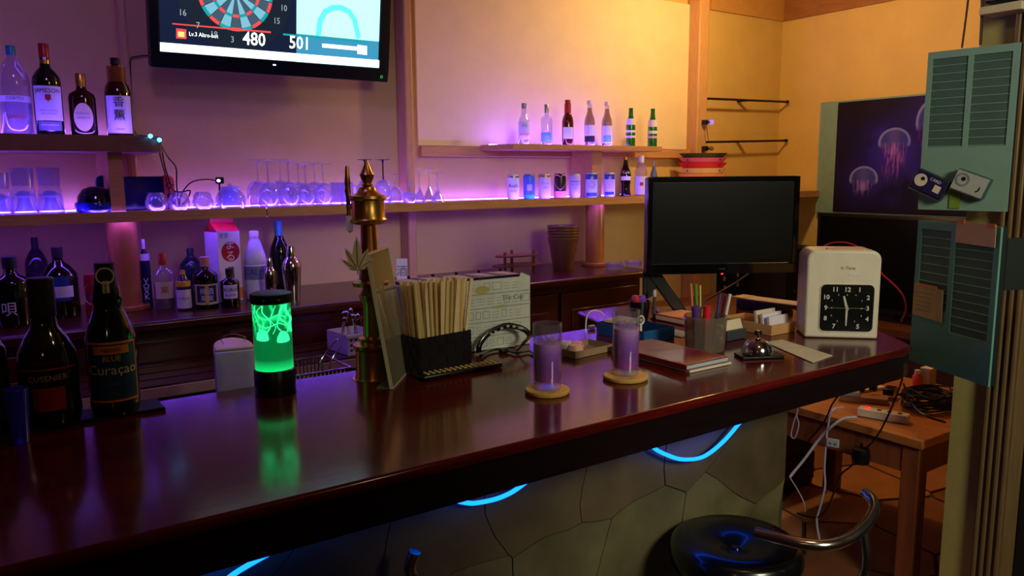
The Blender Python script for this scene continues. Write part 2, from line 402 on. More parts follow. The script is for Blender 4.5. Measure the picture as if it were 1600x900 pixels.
# ---------------------------------------------------------------- television
tv = T('wall_television', 'wall-mounted flat television showing an electronic darts game', 'television')
BL = ony(236, 104, 3.16); BR = ony(605, 129, 3.16)
zc = (BL[2]+BR[2])/2; tv.location = ((BL[0]+BR[0])/2, 3.16, zc); TW = BR[0]-BL[0]; TILT = radians(9); TH = 0.58
tv.rotation_euler = (TILT, 0, 0)
def tvuv(px, py):
    n = np.array([0, -cos(TILT), -sin(TILT)]); P0 = np.array([tv.location[0], 3.16, zc]); d = ray(px, py)
    P = CAM + d*((P0-CAM)@n)/(d@n); q = P-P0; return q[0], q[2]*cos(TILT)-q[1]*sin(TILT)
O('casing', B().box(-TW/2, TW/2, 0.0, 0.055, 0, TH), black, tv, bevel=0.006)
sx0 = tvuv(250, 60)[0]; sx1 = tvuv(592, 60)[0]; sz0 = tvuv(400, 92)[1]
fr = B(); y0 = -0.006
fr.box(-TW/2, TW/2, y0, 0, 0, sz0-0.004).box(-TW/2, sx0-0.004, y0, 0, sz0-0.004, TH).box(sx1+0.004, TW/2, y0, 0, sz0-0.004, TH).box(sx0-.004, sx1+.004, y0, 0, TH-0.04, TH)
O('bezel', fr, M('bezel_plastic', (14, 18, 26), 0.22), tv, bevel=0.002)
def EM(name, col, s): return M(name, (10, 10, 10), 0.4, emit=col, es=s)
e_dark = EM('screen_navy', (10, 22, 44), 1.6); e_grey = EM('screen_slate', (70, 92, 112), 1.0); e_lite = EM('screen_aqua', (130, 200, 222), 1.0)
e_red = EM('screen_red', (255, 84, 84), 1.0); e_teal = EM('screen_teal', (20, 160, 170), 1.1); e_white = EM('screen_white', (240, 250, 255), 2.2)
e_cyan = EM('screen_cyan', (150, 236, 255), 2.2); e_arch = EM('screen_arch', (90, 225, 235), 1.5); e_disc = EM('screen_disc', (22, 34, 48), 1.0); e_blue = EM('screen_band', (60, 150, 190), 1.1)
scr = O('screen', B().box(sx0, sx1, -0.001, -0.0002, sz0, TH-0.04), e_dark, tv)
def quad(b, x0, x1, z0, z1, y, mi=0): return b.add([(x0,y,z0),(x1,y,z0),(x1,y,z1),(x0,y,z1)], [(0,1,2,3)], mi)
bc = tvuv(368, -12); R0 = 0.137
b = B()
def sector(b, r0, r1, a0, a1, y, mi):
    vs = []; n = 5
    for k in range(n+1):
        a = a0+(a1-a0)*k/n; vs += [(bc[0]+r0*sin(a), y, bc[1]-r0*cos(a)), (bc[0]+r1*sin(a), y, bc[1]-r1*cos(a))]
    b.add(vs, [(2*k, 2*k+1, 2*k+3, 2*k+2) for k in range(n)], mi)
for k in range(20): sector(b, 0.0, R0*1.55, k*pi/10, (k+1)*pi/10, -0.0012, 0)
for k in range(20):
    a0, a1 = (k-.47)*pi/10, (k+.47)*pi/10; o = k % 2
    sector(b, 0.01, R0*0.58, a0, a1, -0.0016, 1 if o == 0 else 2); sector(b, R0*0.58, R0*0.66, a0, a1, -0.0016, 3 if o == 0 else 4)
    sector(b, R0*0.66, R0*0.93, a0, a1, -0.0016, 1 if o == 0 else 2); sector(b, R0*0.93, R0*1.02, a0, a1, -0.0016, 3 if o == 0 else 4)
O('dartboard_picture', b, [e_disc, e_grey, e_lite, e_red, e_teal], scr, smooth=0, fix=False)
xs = tvuv(463, 60)[0]
b = B(); quad(b, xs, sx1, tvuv(520, 58)[1], TH-0.04, -0.0014, 0); quad(b, xs, sx1, sz0, tvuv(520, 58)[1], -0.0014, 1)
# arch
A0 = tvuv(512, 62); 
pa = [tvuv(*q) for q in ((497,56),(500,32),(508,18),(520,12),(533,12),(546,19),(554,32),(560,60))]
vs = []; 
for i, (u, v) in enumerate(pa):
    p = pa[max(i-1,0)]; q = pa[min(i+1,len(pa)-1)]; t = (q[0]-p[0], q[1]-p[1]); L = hypot(*t); n = (-t[1]/L*0.011, t[0]/L*0.011)
    vs += [(u+n[0], -0.0018, v+n[1]), (u-n[0], -0.0018, v-n[1])]
b.add(vs, [(2*i, 2*i+1, 2*i+3, 2*i+2) for i in range(len(pa)-1)], 2)
O('window_picture', b, [e_cyan, e_blue, e_arch], scr, smooth=0, fix=False)
b = B()
def qpx(pts, mi, y=-0.0022): b.add([(u, y, v) for u, v in [tvuv(*p) for p in pts]], [(0,1,2,3)], mi)
qpx([(250,80),(592,106),(592,94),(250,66)], 0)
qpx([(269,38),(423,52),(423,49),(269,36)], 1)
qpx([(442,55),(574,68),(574,65),(442,52)], 2)
qpx([(503,74),(558,79),(558,73),(503,68)], 0); qpx([(558,84),(573,86),(573,72),(558,70)], 0)
qpx([(275,60),(291,61),(291,46),(275,44)], 1); qpx([(278,57),(288,58),(288,50),(278,49)], 3, -0.0024)
O('score_bars', b, [e_white, e_red, e_teal, EM('screen_gold', (255, 220, 120), 1.4)], scr, smooth=0, fix=False)
def tvt(s, px, py, size, mt=e_white, bold=0.0):
    u, v = tvuv(px, py); o = text('screen_text', s, size, mt, scr, u, v, -0.0026, ext=0, bold=bold, sx=.86)
tvt('480', 397, 62, 0.068, bold=.0008); tvt('501', 468, 68, 0.068, bold=.0008); tvt('Lv.3 Altro-bot', 318, 55, 0.021, bold=.0)
eg = EM('screen_number', (150, 170, 180), 1.2)
for s, px, py in (('16',285,20),('7',309,40),('19',334,54),('3',363,62),('15',432,33),('10',443,13)): tvt(s, px, py, 0.032, eg)
O('power_light', B().lathe([(0.004,0),(0.006,0),(0.006,0.001),(0.004,0.001)], 12, c=(0,0,0)), EM('green_ring', (60, 220, 120), .8), tv)
pl = [c for c in tv.children if c.name.startswith('power_light')][0]; u, v = tvuv(595, 120); pl.location = (u, -0.0065, v); pl.rotation_euler = (pi/2, 0, 0)
O('brand_mark', B().box(tvuv(428,96)[0]-0.006, tvuv(428,96)[0]+0.006, -0.0075, -0.006, sz0-0.020, sz0-0.015), EM('logo_light', (220, 235, 255), 2), tv)
O('wall_bracket', B().box(-0.15, 0.15, 0.055, 0.15, 0.2, 0.45), black, tv)

# ================================================================ bottles, cans and glasses
gclear = glassmat('clear_glass', (240, 238, 252), 0.65, 0.07)
gthin = glassmat('thin_glass', (246, 244, 255), 0.5, 0.10, (220, 210, 255), 0.03)
gfrost = glassmat('frosted_glass', (225, 215, 255), 0.4, 0.40, (220, 210, 255), 0.04, 0.3)
gheavy = glassmat('heavy_glass', (238, 234, 255), 0.6, 0.15, (215, 200, 255), 0.06, 0.08)
def dg(name, col, **k): return M(name, col, 0.07, trans=k.get('t', 0.5), coat=0.4)
dkgreen = dg('dark_green_glass', (14, 34, 18)); brown = dg('brown_glass', (60, 26, 10)); amber = dg('amber_liquid', (196, 120, 50), t=0.7)
green = dg('green_glass', (40, 130, 40), t=0.6); dkblk = dg('near_black_glass', (10, 9, 10), t=0.1); redbr = dg('red_brown_glass', (96, 24, 14)); blueg = dg('blue_glass', (20, 60, 130))
cola = dg('cola_glass', (26, 10, 10), t=0.2); palegold = dg('pale_gold_liquid', (196, 160, 110), t=0.8)
lwhite = M('label_white', (232, 226, 240), 0.6); lblack = M('ink_black', (14, 12, 20), 0.6); lgrey = M('ink_grey', (110, 105, 130), 0.6)
lred = M('label_red', (176, 22, 28), 0.5); lblue = M('label_blue', (30, 60, 160), 0.5); lyel = M('label_yellow', (226, 180, 50), 0.5); lteal = M('label_teal', (20, 60, 92), 0.5)
lcream = M('label_cream', (226, 208, 160), 0.6); gold = M('gold_foil', (212, 160, 70), 0.3, metal=0.8); lpink = M('label_pink', (255, 150, 170), 0.5); lorange = M('label_orange', (232, 130, 50), 0.5)
llblue = M('label_sky', (110, 180, 250), 0.5); lav = M('label_lavender', (206, 190, 240), 0.5); capred = M('cap_red', (170, 20, 24), 0.35); capteal = M('cap_teal', (40, 140, 160), 0.35)
lgreen = M('label_green', (70, 160, 60), .5)

PROF = {
 'whisky': [(0,0),(.92,0),(1,.02),(1,.58),(.95,.64),(.72,.70),(.40,.75),(.34,.80),(.32,.965),(.36,.97),(.36,1)],
 'spirit': [(0,0),(.95,0),(1,.02),(1,.62),(.93,.70),(.60,.80),(.30,.87),(.27,.90),(.27,1)],
 'squat':  [(0,0),(.95,0),(1,.03),(1,.62),(.92,.68),(.45,.74),(.34,.78),(.34,1)],
 'wine':   [(0,0),(.94,0),(1,.02),(1,.56),(.90,.64),(.52,.76),(.36,.82),(.33,.97),(.37,.975),(.37,1)],
 'beer':   [(0,0),(.93,0),(1,.02),(1,.52),(.90,.60),(.60,.70),(.44,.78),(.38,.95),(.44,.955),(.44,1)],
 'rings':  [(0,0),(.93,0),(1,.03),(.94,.08),(1,.13),(.94,.18),(1,.23),(.94,.28),(1,.33),(.94,.38),(1,.43),(.94,.49),(.98,.53),(.84,.62),(.66,.70),(.50,.80),(.42,.95),(.46,.955),(.46,1)],
 'cola':   [(0,0),(.92,0),(.98,.04),(.86,.20),(.84,.28),(1,.46),(1,.56),(.84,.66),(.52,.78),(.36,.90),(.36,.94),(.44,.95),(.44,1)],
 'pet':    [(0,0),(.90,0),(1,.03),(.96,.10),(1,.14),(1,.50),(.97,.52),(1,.54),(.98,.62),(.80,.72),(.46,.82),(.38,.86),(.38,.90),(.42,.91),(.42,1)],
 'curacao':[(0,0),(.90,0),(.96,.03),(.98,.10),(1,.50),(.97,.52),(.84,.60),(.62,.69),(.56,.72),(.60,.76),(.56,.80),(.38,.94),(.38,1)],
 'flask':  [(0,0),(.95,0),(1,.03),(1,.55),(.96,.62),(.60,.74),(.30,.80),(.27,.83),(.27,1)],
 'cusen':  [(0,0),(.92,0),(1,.03),(1,.40),(.94,.50),(.70,.60),(.46,.67),(.40,.74),(.42,.82),(.42,1)],
 'juice':  [(0,0),(.9,0),(1,.02),(1,.50),(.92,.52),(1,.54),(.90,.66),(.52,.86),(.36,.90),(.36,1)],
}
def prof(kind, r, h, z1=1.0, k=1.0):
    out = []
    P = PROF[kind]
    for i, (a, z) in enumerate(P):
        if z > z1:
            a0, zz = P[i-1]; t = (z1-zz)/(z-zz); out.append((a0+(a-a0)*t, z1)); break
        out.append((a, z))
    return [(a*r*k, z*h) for a, z in out]
def rad_at(kind, z):
    P = PROF[kind]
    for i in range(len(P)-1):
        if P[i][1] <= z <= P[i+1][1] and P[i+1][1] > P[i][1]:
            t = (z-P[i][1])/(P[i+1][1]-P[i][1]); return P[i][0]+(P[i+1][0]-P[i][0])*t
    return P[-1][0]
def bottle(name, label, cat, P, wpx, top, kind, glass, cap=None, capz=0.92, group=None, liquid=None, lev=0.6, labels=(), texts=(), rz=None, sy=1.0, capr=1.12):
    """labels: (z0, z1, half angle deg, material[, dz]); texts: (string, z, size as a share of the height, material)"""
    r = wid(P, wpx)/2; h = hgt(P, *top)
    t = T(name, label, cat, P, face(P, 0.85) if rz is None else rz, group)
    O('glass_body', B().lathe(prof(kind, r, h)+[(0, h)], 28, sy=sy), glass, t, smooth=50)
    if liquid: O('liquid', B().lathe([(a*.93, z*0.99+0.003) for a, z in prof(kind, r, h, lev)]+[(0, lev*h*.99+.003)], 24, sy=sy), liquid, t, smooth=50)
    if cap:
        cr = r*rad_at(kind, (capz+1)/2)*capr
        O('cap', B().lathe([(0, capz*h), (cr, capz*h), (cr, h*1.004), (cr*.9, h*1.012), (0, h*1.012)], 20, sy=sy), cap, t)
    for L in labels:
        z0, z1, ha, mm = L[:4]; off = L[4] if len(L) > 4 else 1.0
        rr = r*max(rad_at(kind, z0+.01), rad_at(kind, z1-.01), rad_at(kind, (z0+z1)/2))+0.0004*off
        O('paper_label' if mm is not gold else 'foil_band', arcpatch(rr, z0*h, z1*h, radians(ha), sy=sy), mm, t)
    for s, z, size, mm in texts:
        rr = r*rad_at(kind, z)+0.0026; text('lettering', s, size*h, mm, t, 0, z*h, R=rr, ext=0)
    return t

# ---- four bottles on the upper left shelf
G1 = 'spirit bottles on the upper left shelf'
zU = UZ+0.001
b1 = bottle('spirit_bottle', 'clear spirit bottle with teal cap, leftmost on the upper left shelf', 'bottle', at(29, 3.14, zU), 44, (18, 73), 'spirit', gclear, capteal, 0.90, G1, liquid=gheavy, lev=.35,
       labels=[(.37,.44,80,lwhite)], texts=[('CORTEZ', .405, .05, lblue), ('LWNS', .20, .07, lred)])
b2 = bottle('whisky_bottle', 'dark green whisky bottle with red cap and white label on the upper left shelf', 'bottle', at(80, 3.13, zU), 40, (68, 70), 'whisky', dkgreen, capred, 0.86, G1,
       labels=[(.16,.54,62,lwhite),(.05,.15,50,lgrey),(.79,.83,50,gold),(.83,.86,20,lwhite)], texts=[('JAMESON', .485, .066, lblack), ('TRIPLE DISTILLED', .27, .024, lgrey), ('IRISH WHISKEY', .235, .024, lgrey), ('\u25bc', .39, .07, lred), ('\u25a0', .41, .08, lred), ('JOHN JAMESON', .11, .026, lwhite)])
b3 = bottle('whisky_bottle', 'short square-shouldered brown whisky bottle with oval label', 'bottle', at(133, 3.13, zU), 38, (126, 116), 'squat', brown, gold, 0.86, G1, sy=.7, labels=[(.80,.86,170,gold)])
r3 = wid(at(133, 3.13, zU), 38)/2; h3 = hgt(at(133, 3.13, zU), 126, 116)
bb = B(); n = 24; rings = 6; vs = []
for q in range(1, rings+1):
    for k in range(n):
        an = 2*pi*k/n; x = r3*.70*sin(an)*q/rings; vs.append((x, -math.sqrt(r3*r3-x*x)*.7-.0009, h3*(.30+.23*cos(an)*q/rings)))
vs.append((0, -r3*.7-.0009, h3*.30)); fs = [(k, (k+1) % n, len(vs)-1) for k in range(n)]
for q in range(rings-1): fs += [(q*n+k, q*n+(k+1) % n, (q+1)*n+(k+1) % n, (q+1)*n+k) for k in range(n)]
bb.add(vs, fs)
O('oval_label', bb, lcream, b3)
for s, z, sz in (('KAKUBIN', .36, .05), ('SUNTORY', .29, .05), ('WHISKY', .22, .04)):
    pass
text('lettering', 'BLENDED', .045*h3, lgrey, b3, 0, .36*h3, y=-r3*.7-.0016, ext=0); text('lettering', 'RESERVE', .05*h3, lgrey, b3, 0, .29*h3, y=-r3*.7-.0016, ext=0)
b4 = bottle('shochu_bottle', 'brown shochu bottle with white brush-lettered label at the shelf end', 'bottle', at(189, 3.13, zU), 38, (178, 92), 'wine', brown, lblack, 0.93, G1,
       labels=[(.04,.52,60,lwhite),(.70,.90,160,amber)], texts=[('\u9999', .43, .14, lblack), ('\u85b0', .26, .15, lblack), ('\u672c\u683c\u713c\u914e', .09, .028, lgrey)])

# ---- seven small bottles on the upper right shelf
G2 = 'small bottles on the upper right shelf'
def ub(px, wpx, top, kind, glass, cap, label, **k): return bottle('drink_bottle', label, 'bottle', at(px, 3.15, zU), wpx, top, kind, glass, cap, group=G2, **k)
ub(819, 18, (817,162), 'beer', gclear, M('cap_grey', (150,140,150), .4), 'clear drink bottle with white and pink label, leftmost on the upper right shelf', capz=.88, liquid=gheavy, lev=.55, labels=[(.12,.56,60,lwhite),(.22,.28,50,lpink,2)], texts=[('ICE', .45, .09, lblue)])
ub(854, 18, (852,164), 'squat', gclear, M('cap_silver', (180,176,190), .3, metal=.7), 'clear drink bottle with silver cap and pale blue label', capz=.80, liquid=gheavy, lev=.3, labels=[(.08,.30,60,llblue)], texts=[('ICE', .2, .07, lwhite)])
ub(887, 18, (886,157), 'beer', redbr, capred, 'red-brown beer bottle with white label and red foil neck', capz=.93, labels=[(.14,.40,55,lwhite),(.72,.92,170,lred)])
ub(921, 17, (919,158), 'beer', gclear, lwhite, 'pale amber bottle with white cap and dark band under its label', capz=.92, liquid=palegold, lev=.84, labels=[(.22,.46,60,lwhite),(.08,.21,60,lblack)])
ub(948, 17, (946,160), 'beer', gclear, lwhite, 'pale amber bottle with white cap and light blue label', capz=.92, liquid=palegold, lev=.84, labels=[(.06,.46,60,lwhite),(.08,.24,45,llblue,2)])
ub(985, 15, (984,169), 'rings', green, None, 'ribbed green soda bottle, left one of two on the upper right shelf', labels=[(.56,.72,70,lwhite),(.22,.28,80,lwhite),(.36,.42,80,lwhite)])
ub(1019, 15, (1018,170), 'rings', green, None, 'ribbed green soda bottle at the right end of the upper shelf', labels=[(.52,.70,70,lwhite),(.22,.28,80,lav),(.34,.42,80,lwhite)])

# ---- cans on the main shelf
zM = SZ+0.001
alu = M('can_aluminium', (196, 190, 196), 0.25, metal=0.9)
def can(px, wpx, top, col, label, bands=(), texts=(), shape=None, lid=True):
    P = at(px, 3.09, zM); r = wid(P, wpx)/2*1.03; h = hgt(P, *top)
    t = T('drink_can', label, 'can', P, face(P, 0.9), 'drink cans in a row on the main shelf')
    O('body', B().lathe([(0,0),(r*.82,0),(r*.86,.003),(r,.012),(r,h*.88),(r*.96,h*.93),(r*.80,h*.985)], 28), col, t, smooth=60)
    O('lid', B().lathe([(r*.80,h*.985),(r*.84,h*.99),(r*.84,h),(r*.76,h),(r*.74,h*.98),(0,h*.98)], 28), alu, t)
    O('pull_tab', B().box(-r*.15, r*.15, -r*.35, r*.35, h*.982, h*.99), alu, t)
    for z0, z1, ha, mm in bands: O('printed_band', arcpatch(r+.0004, z0*h, z1*h, radians(ha)), mm, t)
    for s, z, size, mm in texts: text('lettering', s, size*h, mm, t, 0, z*h, R=r+.0016, ext=0)
    return t
can(802, 18, (803,272), lwhite, 'silver-topped white beer can with dark script, leftmost of the cans', [(.86,.93,170,alu)], [('Asahi', .55, .20, lblack), ('DRAFT', .35, .09, lgrey)])
can(827, 18, (828,272), M('can_blue', (70,110,220), .35), 'blue drink can with pale oval, second from the left', [(.35,.6,24,lav),(.05,.2,60,M('can_cyan', (40,190,230), .35))], [])
can(851, 19, (852,271), M('can_pinkwhite', (226,206,226), .35), 'pale pink-white drink can with gold shoulder and small grey print', [(.86,.93,170,gold)], [('\u30d3\u30fc\u30eb', .62, .1, lgrey), ('350', .45, .1, lgrey)])
ch = can(875, 19, (876,271), M('can_black', (34,14,26), .35), 'black drink can with large pink heart on its front', [(.04,.30,90,lpink)], [('\u2665', .62, .62, lpink)])
can(898, 17, (897,271), lav, 'slim lavender-white can with thin dark print', [(.66,.69,60,lgrey)], [('WATER', .56, .11, lgrey), ('\u25a2', .42, .14, lgrey)])
can(924, 18, (923,269), M('can_ice', (170,190,240), .35), 'white and blue chuhai can with orange fruit, near the upright board', [(.72,.92,90,M('can_deepblue', (50,60,160), .35)),(.06,.2,60,lblue)], [('\u25cf', .48, .34, lorange), ('\u679c', .75, .16, lwhite)])
can(952, 17, (951,269), M('can_ice2', (200,196,244), .35), 'white and blue chuhai can with pink fruit, rightmost of the cans', [(.72,.92,60,M('can_deepblue', (50,60,160), .35)),(.1,.22,50,lblue)], [('\u25cf', .48, .36, lpink), ('\u679c', .75, .16, lwhite)])
bottle('cola_bottle', 'dark waisted cola bottle with white script beside the cans', 'bottle', at(977, 3.1, zM), 17, (977,246), 'cola', cola, gold, .94, labels=[(.42,.52,60,lwhite)], texts=[('Cola', .62, .11, lwhite)])
bottle('water_bottle', 'clear plastic bottle with white cap and white label beside the monitor', 'bottle', at(1001, 3.1, zM), 19, (1000,244), 'pet', gclear, lwhite, .84, liquid=gheavy, lev=.5, labels=[(.04,.50,70,lwhite)], texts=[('\u25a0', .3, .12, lred)])
bottle('drink_bottle', 'small pale blue bottle behind the top left corner of the monitor', 'bottle', at(1021, 3.14, zM), 12, (1020,249), 'beer', gclear, None, liquid=M('pale_blue_liquid', (110,170,230), .2, trans=.5), lev=.8)

# ---- glassware on the main shelf
def tumbler(b, r0, r1, h, t=.003, base=.012, z=0, n=28, inv=False):
    pr = [(0,0),(r0,0),(r0+(r1-r0)*.5,h*.5),(r1,h),(r1-t,h),(r0+(r1-r0)*.5-t,h*.5),(r0-t*.8,base),(0,base)]
    if inv: pr = [(a, h-zz) for a, zz in pr]
    return b.lathe([(a, zz+z) for a, zz in pr], n)
GB = 'beer tumblers stacked on the left of the main shelf'
for i, (px, y0) in enumerate(((40, 262), (81, 262), (1, 270))):
    P = at(px, 3.10, zM); r = wid(P, 40)/2; H = hgt(P, px-3, y0); side = ('left', 'right', 'far left, cut by the frame')[i]
    t = T('beer_tumbler', 'upturned flared beer tumbler, lower one of the %s stack' % side, 'glass', P, 0, GB)
    O('glass_body', tumbler(B(), r*.80, r, H*.53, inv=True), gclear, t)
    O('inner_glow', B().lathe([(0,H*.50),(r*.40,H*.46),(r*.56,H*.40),(r*.30,H*.36),(r*.44,H*.2),(r*.62,.012),(r*.66,.012),(r*.48,H*.2),(r*.36,H*.36),(r*.62,H*.41),(r*.44,H*.485),(0,H*.52)], 24), gfrost, t)  # frosted tower shaped to stand for the glow inside the tumbler
    P2 = P.copy(); P2[2] += H*.53+.001
    t = T('beer_tumbler', 'upright clear beer tumbler, upper one of the %s stack' % side, 'glass', P2, 0, GB)
    O('glass_body', tumbler(B(), r*.74, r*.82, H*.47), gclear, t)
# dark dome
P = at(151, 3.10, zM); r = wid(P, 58)/2; H = hgt(P, 150, 291)
t = T('dark_dome', 'dark glossy dome-shaped glass bowl with a violet glow at its foot beside the stacked tumblers', 'bowl', P, face(P))
O('dome', B().lathe([(r*.78,.012),(r*.86,.03),(r*.92,H*.35),(r*.86,H*.62),(r*.62,H*.88),(r*.3,H*.985),(0,H)], 36), M('dark_teal_glass', (8, 22, 40), 0.08, coat=.6), t)
O('foot', B().lathe([(0,0),(r*.8,0),(r*.8,.012),(0,.012)], 36), M('foot_glow', (190, 60, 150), .3, trans=.3), t)  # pinkish glow at the base, put into the colour of this disc
O('outer_bowl', B().lathe([(r*.84,0.0),(r*1.0,.01),(r*1.02,H*.34),(r*.97,H*.4),(r*.98,H*.34),(r*.97,.012),(r*.84,.003)], 36), M('blue_bowl', (40, 50, 190), .15, trans=.6), t)
# handheld console
P = at(213, 3.20, zM); P0 = at(153, 3.20, zM); P1 = at(275, 3.20, zM); H = hgt(P, 213, 274)
t = T('game_console', 'handheld game console standing behind the shelf upright, dark blue screen', 'game console', P, 0)
xL, xR = P0[0]-P[0], P1[0]-P[0]; xa1, xb1 = at(168, 3.2, zM)[0]-P[0], at(258, 3.2, zM)[0]-P[0]
O('screen_unit', B().box(xa1, xb1, -.006, .008, 0, H*.97), M('console_navy', (16, 22, 60), .25), t, bevel=.003)
O('glass_front', B().box(xa1+.006, xb1-.004, -.007, -.006, .008, H*.92), M('console_glass', (14, 16, 74), .12, coat=.5), t)
def joy(nm, xA, xB, col, sgn, lab):
    q = []; rr = xB-xA; hh = H
    if sgn < 0: poly = [(xB,0),(xB,hh),(xA+rr*.5,hh),(xA+rr*.15,hh-rr*.2),(xA,hh-rr*.6),(xA,rr*.6),(xA+rr*.15,rr*.2),(xA+rr*.5,0)]
    else: poly = [(xA,0),(xA+rr*.5,0),(xA+rr*.85,rr*.2),(xB,rr*.6),(xB,hh-rr*.6),(xA+rr*.85,hh-rr*.2),(xA+rr*.5,hh),(xA,hh)]
    o = O(nm, B().prism(poly, -.009, .011, plane='xz'), col, t, bevel=.003); o['label'] = lab
    c = (xA+xB)/2; b = B(); zt = hh*(.60 if sgn < 0 else .40)
    o2 = O('thumb_stick', B().lathe([(0,0),(rr*.28,0),(rr*.28,.004),(0,.005)], 20), black, o); o2.location = (c, -.009, zt); o2.rotation_euler = (pi/2, 0, 0)
    zb = hh*(.40 if sgn < 0 else .70); 
    for dx, dz in ((0,1),(0,-1),(1,0),(-1,0)):
        o2 = O('button', B().cyl(rr*.12, 0, .002, 12), black, o); o2.location = (c+dx*rr*.24, -.009, zb+dz*rr*.24); o2.rotation_euler = (pi/2, 0, 0)
joy('left_controller', xL, xa1, M('controller_blue', (20, 110, 150), .4), -1, 'blue left controller')
joy('right_controller', xb1, xR, M('controller_red', (235, 60, 80), .4), 1, 'coral red right controller')
# three round votive glasses
base = None
for i, (px, lab) in enumerate(((245, 'round clear glass bowl, left one of three beside the console'), (281, 'round clear glass bowl, middle one of three beside the console'), (318, 'round clear glass bowl, right one of three beside the teapot'))):
    P = at(px, 3.07, zM); r = wid(P, 33)/2; H = hgt(P, px, 301)
    if base is None:
        base = T('glass_bowl', lab, 'glass', P, 0, 'round glass bowls on the main shelf')
        O('glass_body', B().lathe([(0,0),(r*.7,0),(r*.95,H*.2),(r,H*.45),(r*.85,H*.8),(r*.62,H),(r*.58,H),(r*.80,H*.8),(r*.93,H*.45),(r*.85,H*.22),(r*.6,.006),(0,.006)], 28), gclear, base)
        O('thick_base', B().lathe([(0,.006),(r*.55,.006),(r*.70,.013),(r*.6,.014),(0,.008)], 28), gfrost, base)
    else: dup(base, P, 0, lab)
# glass teapot with frosted strainer
P = at(361, 3.08, zM); r = wid(P, 46)/2; H = hgt(P, 361, 291)
t = T('glass_teapot', 'clear glass teapot with frosted strainer cup and loop handle', 'teapot', P, face(P))
O('glass_body', B().lathe([(0,0),(r*.9,0),(r,H*.15),(r*.98,H*.5),(r*.8,H*.75),(r*.64,H*.84),(r*.60,H*.84),(r*.76,H*.74),(r*.94,H*.5),(r*.95,H*.18),(r*.86,.006),(0,.006)], 32), gclear, t)
O('strainer', B().lathe([(0,H*.2),(r*.52,H*.2),(r*.55,H*.95),(r*.62,H*.96),(r*.62,H*.99),(r*.5,H*.98),(r*.49,H*.25),(0,H*.25)], 28), gfrost, t)
O('lid_knob', B().lathe([(0,H*.99),(r*.3,H),(r*.12,H*1.04),(r*.14,H*1.12),(0,H*1.14)], 20), gclear, t)
O('handle', B().tube(smoothline([(r*.95,0,H*.35),(r*1.25,0,H*.62),(r*1.55,0,H*.66),(r*1.82,0,H*.45),(r*1.86,0,H*.12),(r*1.7,0,.004)], 6), .0028, 8), gclear, t)
# clip light with cable beside the teapot
P = at(345, 3.22, zM); H = hgt(P, 345, 279)
t = T('clip_light', 'small black clip light standing behind the teapot with looping cable', 'clip light', P, face(P))
O('stem', B().tube([(0,0,0),(.0,.0,H*.9)], .004, 8), black, t)
O('head', B().box(-.014, .018, -.012, .012, H*.82, H*1.05), black, t, bevel=.004)
O('bulb', B().lathe([(0,0),(.006,.002),(.007,.008),(0,.012)], 12, c=(-.002,-.018,H*.88)), EM('bulb_white', (230, 230, 255), 3), t)
PT = []
for px, py in ((280,322),(284,303),(296,287),(312,281),(332,281),(342,286)): q = ony(px, py, 3.22)-P; PT.append(q)
c = cos(-t.rotation_euler[2]); s_ = sin(-t.rotation_euler[2])
PT = [(q[0]*c-q[1]*s_, q[0]*s_+q[1]*c, q[2]) for q in PT]
O('cable', B().tube(smoothline(PT, 6), .0028, 6), black, t)

# wine glasses turned upside down
def goblet(name, lab, px, ytop, wbowl, wfoot, Y, kind='wine', stemm=None, grp='upturned wine glasses on the main shelf'):
    P = at(px, Y, zM); H = hgt(P, px, ytop); r = wid(P, wbowl)/2; rf = wid(P, wfoot)/2
    t = T(name, lab, 'glass', P, 0, grp)
    if kind == 'wine':
        zb = H*.56
        O('bowl', B().lathe([(r*.70,0),(r*.86,H*.10),(r,H*.24),(r*.94,H*.38),(r*.6,zb*.93),(0.004,zb),(0,zb-.003),(r*.56,zb*.9),(r*.90,H*.38),(r*.965,H*.24),(r*.83,H*.1),(r*.67,0)], 24), gthin, t)
        O('bowl_glow', B().lathe([(0,zb-.006),(r*.38,zb*.90),(r*.42,zb*.86),(0,zb*.86)], 20), gfrost, t)  # frosted piece in the bowl, stands for the glow of the glass
    else:
        zb = H*.48
        O('bowl', B().lathe([(r,0),(0.004,zb),(0,zb-.004),(r*.96,0)], 24), gclear, t)
    gm = stemm or gclear
    O('stem', B().lathe([(.004,zb-.001),(.0032,zb+.01),(.003,H*.92),(.006,H*.975)], 12), stemm or gclear, t)
    O('foot', B().lathe([(0,H*.965),(.006,H*.972),(rf,H*.99),(rf,H),(0,H)], 24), stemm or gclear, t)
    return t
for i, (px, yt, Y) in enumerate(((405,249,3.24),(440,249,3.24),(468,254,3.24),(493,254,3.24),(421,252,3.09),(453,251,3.09),(479,257,3.09),(506,256,3.09))):
    names = ('first', 'second', 'third', 'fourth'); row = 'back' if i < 4 else 'front'
    goblet('wine_glass', 'upturned clear wine glass, %s from the teapot in the %s row' % (names[i % 4], row), px, yt, 36 if i % 4 < 2 else 31, 30, Y)
stemd = M('dark_stem', (40, 16, 50), .25)
goblet('wine_glass', 'upturned wine glass with dark stem, hidden behind the brass tower top', 572, 249, 30, 23, 3.12, stemm=stemd)
goblet('wine_glass', 'upturned wine glass with dark stem just right of the brass tower', 600, 249, 30, 23, 3.12, stemm=stemd)
goblet('wine_glass', 'small upturned wine glass right of the dark-stemmed pair', 617, 272, 26, 22, 3.2)
goblet('wine_glass', 'small upturned tulip glass in front of the wall post', 640, 284, 24, 20, 3.07)
